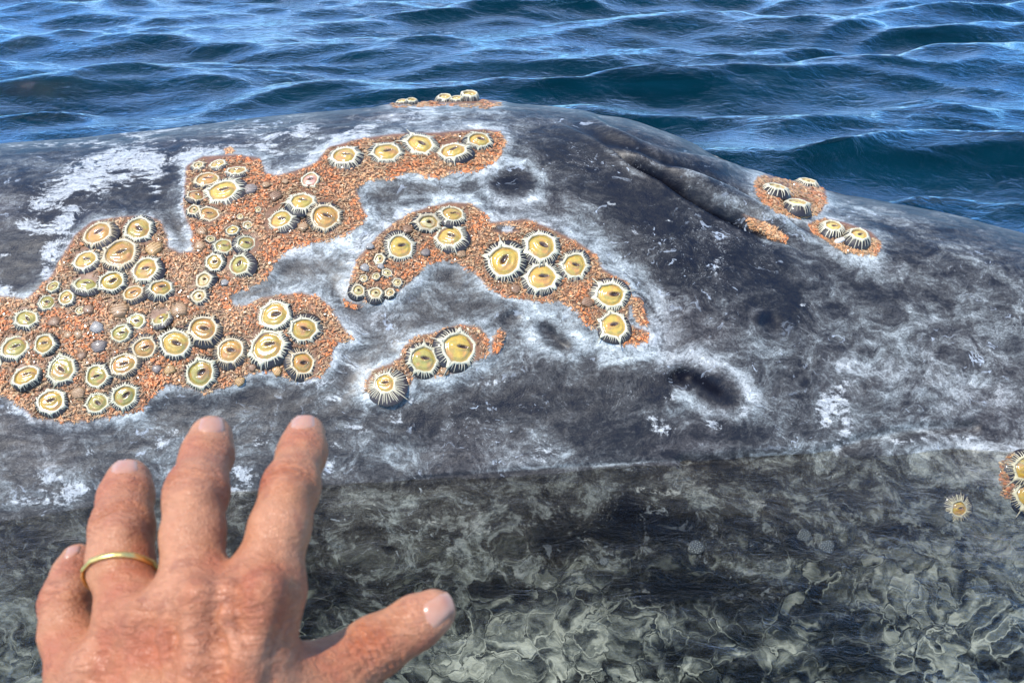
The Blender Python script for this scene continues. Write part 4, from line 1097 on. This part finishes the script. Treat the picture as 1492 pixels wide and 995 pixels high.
# ------------------------------------------------------------------ the hand, modelled as one distance field and skinned with surface nets
def C3(u, v, d): return np.array([(u - 746.0) / FPX * d, -(v - 497.5) / FPX * d, -d])
def node(u, v, d, rpx): return (C3(u, v, d), rpx * 0.95 * d / FPX)
FING = {
 'index': [node(445,632,.285,29), node(440,660,.279,34), node(423,712,.263,41), node(408,768,.252,42), node(384,858,.2425,52)],
 'middle': [node(307,636,.290,32), node(301,664,.284,36), node(285,720,.266,45), node(281,780,.255,43), node(285,868,.2435,50)],
 'ring': [node(187,699,.286,32), node(183,725,.280,37), node(177,772,.268,44), node(176,820,.260,44), node(196,898,.248,48)],
 'little': [node(113,814,.275,23), node(107,838,.270,28), node(97,878,.262,36), node(99,925,.255,36), node(122,985,.245,40)],
 'thumb': [node(632,891,.262,33), node(604,908,.261,38), node(545,944,.257,44), node(488,985,.252,52), node(385,1110,.235,68)],
}
META = [[node(386,872,.2405,52), node(300,1280,.212,78)], [node(288,880,.241,48), node(255,1290,.212,76)], [node(200,908,.246,46), node(210,1300,.213,76)], [node(124,985,.245,44), node(165,1300,.215,76)],
        [node(400,1090,.235,66), node(290,1300,.214,86)], [node(470,1010,.248,34), node(392,985,.242,44)], [node(420,1060,.24,50), node(340,1010,.235,60)]]
WR = [node(225,1300,.2135,112), node(215,1420,.205,118), node(170,1750,.185,150)]

def hand_field():
    h = 0.00066
    allp = [p for f in FING.values() for p in f] + [p for m in META for p in m] + WR[:2]
    lo = np.min([p - r_ for p, r_ in allp], 0) - 0.006; hi = np.max([p + r_ for p, r_ in allp], 0) + 0.006
    n = np.ceil((hi - lo) / h).astype(int) + 1
    gx, gy, gz = (lo[k] + h * np.arange(n[k], dtype=np.float32) for k in range(3))
    BIG = 0.04
    def cone(F, a, ra, b, rb, k, m=0.012, flat=None):
        l_ = np.minimum(a - ra, b - rb) - m; u_ = np.maximum(a + ra, b + rb) + m
        i0 = [max(0, int((l_[q] - lo[q]) / h)) for q in range(3)]; i1 = [min(n[q], int((u_[q] - lo[q]) / h) + 2) for q in range(3)]
        if any(i1[q] <= i0[q] for q in range(3)): return
        X_ = gx[i0[0]:i1[0], None, None]; Y_ = gy[None, i0[1]:i1[1], None]; Z_ = gz[None, None, i0[2]:i1[2]]
        e = b - a; l2 = float(e @ e) + 1e-12
        t = np.clip(((X_ - a[0]) * e[0] + (Y_ - a[1]) * e[1] + (Z_ - a[2]) * e[2]) / l2, 0, 1)
        ts = t * t * (3 - 2 * t)
        d = np.sqrt((X_ - a[0] - t * e[0]) ** 2 + (Y_ - a[1] - t * e[1]) ** 2 + (Z_ - a[2] - t * e[2]) ** 2) - (ra + (rb - ra) * (0.5 * t + 0.5 * ts))
        sl = F[i0[0]:i1[0], i0[1]:i1[1], i0[2]:i1[2]]
        hh = np.maximum(k - np.abs(sl - d), 0) / k
        F[i0[0]:i1[0], i0[1]:i1[1], i0[2]:i1[2]] = np.minimum(sl, d) - hh * hh * k * 0.25
    Ff = np.full(n, BIG, np.float32)
    for nm, f in FING.items():
        G_ = np.full(n, BIG, np.float32)
        for (a, ra), (b, rb) in zip(f[:-1], f[1:]): cone(G_, a, ra, b, rb, 0.005)
        # knuckle swellings on the back of each joint (towards the camera, +z here)
        k = 0.003
        hh = np.maximum(k - np.abs(Ff - G_), 0) / k
        Ff = np.minimum(Ff, G_) - hh * hh * k * 0.25
    Fp = np.full(n, BIG, np.float32)
    for m in META: cone(Fp, m[0][0], m[0][1], m[1][0], m[1][1], 0.014, 0.016)
    for (a, ra), (b, rb) in zip(WR[:-1], WR[1:]):
        for s in (-0.35, 0.35):
            o = np.array([s * ra, 0, 0]); cone(Fp, a + o, ra * 0.62, b + o, rb * 0.62, 0.014, 0.016)
    k = 0.010
    hh = np.maximum(k - np.abs(Ff - Fp), 0) / k
    F = np.minimum(Ff, Fp) - hh * hh * k * 0.25
    def bump_(p, r_, kk): cone(F, p, r_, p + np.array([1e-4, 0, 0]), r_, kk)
    # knuckles, tendons and veins on the back of the hand
    for (u, v, d, r_) in [(384,862,.228,22), (288,868,.229,20), (200,900,.236,18), (128,975,.236,15)]: bump_(C3(u, v, d), r_ * d / FPX, 0.009)
    for (u, v, d, r_) in [(423,712,.2545,14), (284,720,.2575,16), (176,772,.2595,16), (96,876,.2555,12)]: bump_(C3(u, v, d), r_ * d / FPX, 0.006)
    for a, b in [((384,880,.2295), (320,1150,.2085)), ((288,885,.2300), (268,1150,.2075)), ((202,915,.2375), (222,1150,.2100)), ((130,985,.2365), (180,1150,.2125))]:
        cone(F, C3(*a), 0.0026, C3(*b), 0.0028, 0.0065)
    for pts in [[(335,850,.2310), (330,900,.2262), (350,960,.2212), (330,1020,.2165), (300,1100,.210)], [(245,880,.2335), (238,930,.2280), (252,990,.2230), (290,1050,.2165)], [(160,930,.2395), (172,990,.2335), (200,1040,.2250)]]:
        for a, b in zip(pts[:-1], pts[1:]): cone(F, C3(*a), 0.0011, C3(*b), 0.0011, 0.0035)
    return F, lo, h, n

def surface_nets(F, lo, h):
    s = F < 0
    nx, ny, nz = F.shape
    c = np.zeros((nx - 1, ny - 1, nz - 1), np.uint8)
    for a in (0, 1):
        for b in (0, 1):
            for d in (0, 1): c += s[a:nx - 1 + a, b:ny - 1 + b, d:nz - 1 + d]
    act = (c > 0) & (c < 8)
    idx = np.full(act.shape, -1, np.int64); ii = np.argwhere(act); idx[act] = np.arange(len(ii))
    acc = np.zeros((len(ii), 3)); cnt = np.zeros(len(ii))
    corners = [(a, b, d) for a in (0, 1) for b in (0, 1) for d in (0, 1)]
    for c0 in corners:
        for ax_ in range(3):
            if c0[ax_]: continue
            c1 = list(c0); c1[ax_] = 1
            f0 = F[ii[:, 0] + c0[0], ii[:, 1] + c0[1], ii[:, 2] + c0[2]]; f1 = F[ii[:, 0] + c1[0], ii[:, 1] + c1[1], ii[:, 2] + c1[2]]
            m = (f0 < 0) != (f1 < 0)
            t = np.where(m, f0 / np.where(m, f0 - f1, 1), 0)
            for q in range(3): acc[:, q] += np.where(m, c0[q] + (t if q == ax_ else 0), 0)
            cnt += m
    P = lo + h * (ii + acc / cnt[:, None])
    faces = []
    e = s[:-1, 1:-1, 1:-1] != s[1:, 1:-1, 1:-1]; w = np.argwhere(e); i, j, k = w[:, 0], w[:, 1] + 1, w[:, 2] + 1
    q = np.stack([idx[i, j - 1, k - 1], idx[i, j, k - 1], idx[i, j, k], idx[i, j - 1, k]], -1); f = s[i, j, k]; q[~f] = q[~f][:, ::-1]; faces.append(q)
    e = s[1:-1, :-1, 1:-1] != s[1:-1, 1:, 1:-1]; w = np.argwhere(e); i, j, k = w[:, 0] + 1, w[:, 1], w[:, 2] + 1
    q = np.stack([idx[i - 1, j, k - 1], idx[i - 1, j, k], idx[i, j, k], idx[i, j, k - 1]], -1); f = s[i, j, k]; q[~f] = q[~f][:, ::-1]; faces.append(q)
    e = s[1:-1, 1:-1, :-1] != s[1:-1, 1:-1, 1:]; w = np.argwhere(e); i, j, k = w[:, 0] + 1, w[:, 1] + 1, w[:, 2]
    q = np.stack([idx[i - 1, j - 1, k], idx[i, j - 1, k], idx[i, j, k], idx[i - 1, j, k]], -1); f = s[i, j, k]; q[~f] = q[~f][:, ::-1]; faces.append(q)
    return P, np.concatenate(faces)

F, lo_, h_, n_ = hand_field()
HP, HF = surface_nets(F, lo_, h_)
# normals from the field
def field_grad(P):
    g = np.zeros_like(P); I = np.clip(((P - lo_) / h_).round().astype(int), 2, np.array(F.shape) - 3)
    for q in range(3):
        a = I.copy(); b = I.copy(); a[:, q] += 2; b[:, q] -= 2
        g[:, q] = F[a[:, 0], a[:, 1], a[:, 2]] - F[b[:, 0], b[:, 1], b[:, 2]]
    return g / np.maximum(np.linalg.norm(g, axis=1, keepdims=True), 1e-9)
HN = field_grad(HP)
back = sstep(-0.1, 0.5, HN[:, 2])
dispH = np.zeros(len(HP)); red = np.zeros(len(HP)); palem = np.zeros(len(HP))
nz = fbm(HP[:, 0] * 160, HP[:, 1] * 160, HP[:, 2] * 160, 3, 3) - 0.5
dispH += 0.0006 * nz
def seg_axis(f, k): 
    a = f[k][0]; e = f[k + 1][0] - f[k - 1][0]; return a, e / np.linalg.norm(e), f[k][1]
for nm, f in FING.items():
    for k, amp in ((2, 1.0), (1, 0.45)):
        a, e, r_ = seg_axis(f, k)
        q = HP - a; s = q @ e; lat = np.linalg.norm(q - s[:, None] * e, axis=1)
        m = (np.abs(s) < 0.011) & (lat < r_ * 1.35)
        sw = s + 0.0012 * (vnoise(HP[:, 0] * 260, HP[:, 1] * 260, HP[:, 2] * 260, 8) - 0.5) * 2
        cre = np.zeros(len(HP))
        for o_, w_, d_ in ((-0.0050, .0008, .35), (-0.0030, .0009, .6), (-0.0010, .0009, .9), (0.0011, .0009, 1.0), (0.0032, .0009, .7), (0.0053, .0008, .4)):
            cre += d_ * np.exp(-((sw - o_) / w_) ** 2)
        dispH -= 0.0012 * amp * (0.4 if nm == 'little' else 1.0) * cre * m * back
        red += 0.75 * amp * np.exp(-(s / 0.007) ** 2) * m * back
    a = f[0][0]; dd_ = np.linalg.norm(HP - a, axis=1)
    palem += np.exp(-(dd_ / 0.013) ** 2) * 0.6
# crease lines over the back of the hand
yy = HP[:, 1]; xx = HP[:, 0]
wr = np.sin((yy + 0.004 * np.sin(xx * 220)) * 900 + 5 * fbm(xx * 90, yy * 60, None, 2, 12))
dispH -= 0.00024 * np.maximum(wr, 0.2) * back * sstep(-0.075, -0.095, yy) 
for (u, v, d, rr_) in [(384,868,.230,16),(288,872,.231,14),(200,905,.238,14),(130,975,.236,14),(300,1000,.22,22),(440,960,.25,26),(360,940,.23,14)]:
    red += 0.55 * np.exp(-(np.linalg.norm(HP - C3(u, v, d), axis=1) / (rr_ * 0.0006 + 0.004)) ** 2)
HP2 = HP + HN * dispH[:, None]

# skin colours: freckles, ruddy joints
ru = fbm(HP[:, 0] * 70, HP[:, 1] * 70, HP[:, 2] * 70, 3, 21)
fr_ = vnoise(HP[:, 0] * 260, HP[:, 1] * 260, HP[:, 2] * 260, 33)
base = np.array([0.47, 0.190, 0.078]); ruddy = np.array([0.42, 0.125, 0.050]); fair = np.array([0.54, 0.240, 0.120]); tan_ = np.array([0.31, 0.110, 0.050])
wr_ = np.clip(red * 0.75 + sstep(0.46, 0.7, ru) * 0.8, 0, 1)[:, None]
c = base * (1 - wr_) + ruddy * wr_
wf = np.clip(sstep(0.52, 0.3, ru) * 0.5 + palem, 0, 0.8)[:, None]; c = c * (1 - wf) + fair * wf
wt = (sstep(0.72, 0.9, fr_) * 0.5)[:, None]; c = c * (1 - wt) + tan_ * wt
for (u, v, d) in [(418,958,.236), (312,905,.232)]:
    w_ = (0.6 * np.exp(-(np.linalg.norm(HP - C3(u, v, d), axis=1) / 0.004) ** 2))[:, None]; c = c * (1 - w_) + np.array([0.36, 0.13, 0.075]) * w_
def skin_human():
    n = NT('hand_skin'); a = n.attr('col').outputs['Color']; tcn = n.n('ShaderNodeTexCoord')
    n1 = n.noise(tcn.outputs['Object'], 420, 4, 0.6, 0.4)
    v = n.n('ShaderNodeTexVoronoi', feature='DISTANCE_TO_EDGE'); v.inputs['Scale'].default_value = 900; n.l(tcn.outputs['Object'], v.inputs['Vector'])
    n2 = n.noise(tcn.outputs['Object'], 90, 4, 0.6)
    c_ = n.mix(0.35, a, n.ramp(n1, [(0.3, 0.72), (0.7, 1.15)]), 'MULTIPLY')
    c_ = n.mix(n.ramp(n2, [(0.5, 0.0), (0.75, 0.35)]), c_, (0.42, 0.12, 0.06))
    h = n.math('ADD', n1, n.math('MULTIPLY', n.ramp(v.outputs['Distance'], [(0.0, 0.0), (0.15, 1.0)]), 0.35))
    mw = n.n('ShaderNodeMapping'); mw.inputs['Scale'].default_value = (0.30, 1.0, 0.6); n.l(tcn.outputs['Object'], mw.inputs['Vector'])
    wk = n.noise(mw.outputs[0], 520, 4, 0.6, 0.9); kn = n.attr('knuckle').outputs['Fac']
    wk = n.ramp(wk, [(0.40, 0.0), (0.52, 1.0)])
    h = n.math('ADD', h, n.math('MULTIPLY', wk, n.math('ADD', 0.35, n.math('MULTIPLY', kn, 1.6))))
    c_ = n.mix(n.math('MULTIPLY', n.math('SUBTRACT', 1.0, wk), n.math('ADD', 0.10, n.math('MULTIPLY', kn, 0.35))), c_, (0.25, 0.07, 0.03))
    n.principled(Base_Color=c_, Roughness=0.46, Normal=n.bump(h, 0.6, 0.0007), Subsurface_Weight=0.12, Subsurface_Scale=0.004, Subsurface_Radius=(1.0, 0.35, 0.2), Specular_IOR_Level=0.45)
    return n.m
M_hand = skin_human()
person = bpy.data.objects.new('person', None); COL.objects.link(person)
MW = Matrix(((1, 0, 0, CAM.x), (0, SP, -CP, CAM.y), (0, CP, SP, CAM.z), (0, 0, 0, 1)))
person.matrix_world = MW; person.empty_display_size = 0.05
tag(person, "tanned left hand with spread fingers reaching out over the whale, seen from the back", 'person')
hand = make_mesh('body', HP2, HF, M_hand, person, True, c, dict(knuckle=np.clip(red, 0, 1)))
hbvh = BVHTree.FromPolygons([Vector(p) for p in HP2], HF.tolist())

# sleeve of the arm, behind the wrist
sl = [C3(203,1420,.205), C3(185,1560,.197), C3(160,1800,.180), np.array([-0.11, -0.27, -0.10])]
vs = []; fs = []; n = 28
for q, (p, rr_) in enumerate(zip(sl, (0.030, 0.034, 0.040, 0.046))):
    for k in range(n):
        a = 2 * math.pi * k / n; w = 1 + 0.05 * math.sin(3 * a + q)
        vs.append(p + np.array([rr_ * 1.15 * w * math.cos(a), 0, 0]) + np.array([0, 0.35, 1.0]) / 1.06 * rr_ * 0.9 * w * math.sin(a))
vs.append(sl[-1])
ff3 = np.array([(3 * n + k, 3 * n + (k + 1) % n, 4 * n) for k in range(n)])
nS = NT('sleeve_cloth'); nzs = nS.noise(nS.mapping((1, 1, 1)), 600, 3); nS.principled(Base_Color=nS.ramp(nzs, [(0.3, (0.02, 0.03, 0.05)), (0.7, (0.05, 0.07, 0.10))]), Roughness=0.85, Normal=nS.bump(nzs, 0.4, 0.001))
make_mesh('sleeve', np.array(vs), [grid_faces(4, n, True), ff3], nS.m, person, True)

# nails: thin curved plates laid on the finger tips
nN = NT('fingernail'); nn_ = nN.noise(nN.mapping((1, 1, 1)), 200, 3)
nN.principled(Base_Color=nN.ramp(nn_, [(0.3, (0.46, 0.21, 0.12)), (0.7, (0.52, 0.27, 0.165))]), Roughness=0.28, Subsurface_Weight=0.1, Subsurface_Scale=0.002, Coat_Weight=0.3)
def nail(corners):
    """corners: base-left, base-right, tip-right, tip-left in pixels"""
    bl, br, tr, tl = (np.array(p, float) for p in corners)
    nu, nv = 13, 15; pts = np.zeros((nv, nu, 3)); ok = True
    for a in range(nv):
        for b in range(nu):
            s, t = b / (nu - 1), a / (nv - 1)
            # rounded base and tip
            so = s * 2 - 1
            tt_ = t + (0.16 * so * so * (1 - t)) - (0.10 * so * so * t)
            p = (bl * (1 - s) + br * s) * (1 - tt_) + (tl * (1 - s) + tr * s) * tt_
            d = Vector(((p[0] - 746) / FPX, -(p[1] - 497.5) / FPX, -1)).normalized()
            hit, nrm, _, dist = hbvh.ray_cast(Vector((0, 0, 0)), d)
            if hit is None:
                pts[a, b] = np.nan; continue
            if nrm.dot(d) > 0: nrm = -nrm
            edge = min(s, 1 - s, t * 0.8 + 0.02) * 8
            pts[a, b] = np.array(hit) + np.array(nrm) * (0.0008 * min(1, edge) - 0.0003)
    # fill missing by nearest valid along rows
    for a in range(nv):
        good = np.where(~np.isnan(pts[a, :, 0]))[0]
        if len(good) == 0:
            pts[a] = pts[a - 1] if a else 0; continue
        for b in range(nu):
            if np.isnan(pts[a, b, 0]): pts[a, b] = pts[a, good[np.abs(good - b).argmin()]]
    # smooth
    for _ in range(3):
        q = pts.copy(); q[1:-1, 1:-1] = (pts[:-2, 1:-1] + pts[2:, 1:-1] + pts[1:-1, :-2] + pts[1:-1, 2:] + 2 * pts[1:-1, 1:-1]) / 6; pts = q
    make_mesh('fingernail', pts.reshape(-1, 3), grid_faces(nv, nu), nN.m, person, True)
nail([(418,626), (462,624), (461,607), (424,607)])
nail([(284,630), (332,632), (330,609), (290,610)])
nail([(156,692), (205,688), (203,672), (162,672)])
nail([(90,816), (116,808), (120,795), (96,799)])
nail([(630,924), (609,881), (650,858), (664,892)])

# the ring: an open gold band
def ring():
    f = FING['ring']; a = f[3][0]; b = f[2][0]
    e = (b - a) / np.linalg.norm(b - a)
    cen = C3(176, 843, .2575)
    e = e + np.array([0.10, 0.0, -0.25]); e /= np.linalg.norm(e)
    x = np.array([1.0, 0, 0]); x = x - e * (x @ e); x /= np.linalg.norm(x); y = np.cross(e, x)
    vs = []; n = 72; w, t = 0.0010, 0.0005
    def reach(d_):
        best = 0.0095
        for s_ in np.arange(0.004, 0.016, 0.0002):
            P_q = cen + d_ * s_; I = np.clip(((P_q - lo_) / h_).round().astype(int), 0, np.array(F.shape) - 1)
            if F[I[0], I[1], I[2]] > 0: return s_
        return best
    radii = np.array([reach(x * math.cos(a_) + y * math.sin(a_)) for a_ in np.linspace(0, 2 * math.pi, 73)])
    radii[-1] = radii[0]
    radii = np.maximum(radii, np.convolve(np.tile(radii[:-1], 3), np.ones(9) / 9, 'same')[72:145]) + 0.0003
    gap = 0.02
    prof = [(-w, 0), (-w * 0.9, t), (-w * 0.3, t * 1.5), (w * 0.3, t * 1.5), (w * 0.9, t), (w, 0), (0, -t * 0.4)]
    for k in range(n + 1):
        th = math.pi / 2 + 0.10 + gap + (2 * math.pi - 2 * gap) * k / n
        off = 0.0009 * (k / n - 0.5) ** 7 * 128
        for pw, pt in prof:
            rr_ = float(np.interp(th % (2 * math.pi), np.linspace(0, 2 * math.pi, 73), radii)) + pt
            vs.append(cen + (x * math.cos(th) + y * math.sin(th)) * rr_ + e * (pw + off))
    m = len(prof); fc = grid_faces(n + 1, m, True)
    caps = np.array([(0, i, i + 1) for i in range(1, m - 1)] + [(n * m, n * m + i + 1, n * m + i) for i in range(1, m - 1)])
    g = NT('gold'); gn = g.noise(g.mapping((1, 1, 1)), 900, 3)
    g.principled(Base_Color=(1.0, 0.66, 0.20), Metallic=1.0, Roughness=g.ramp(gn, [(0.3, 0.30), (0.7, 0.42)]))
    o = make_mesh('ring', np.array(vs), [fc, caps], g.m)
    o.matrix_world = MW
    tag(o, 'thin plain gold ring worn on the ring finger of the hand', 'ring')
ring()
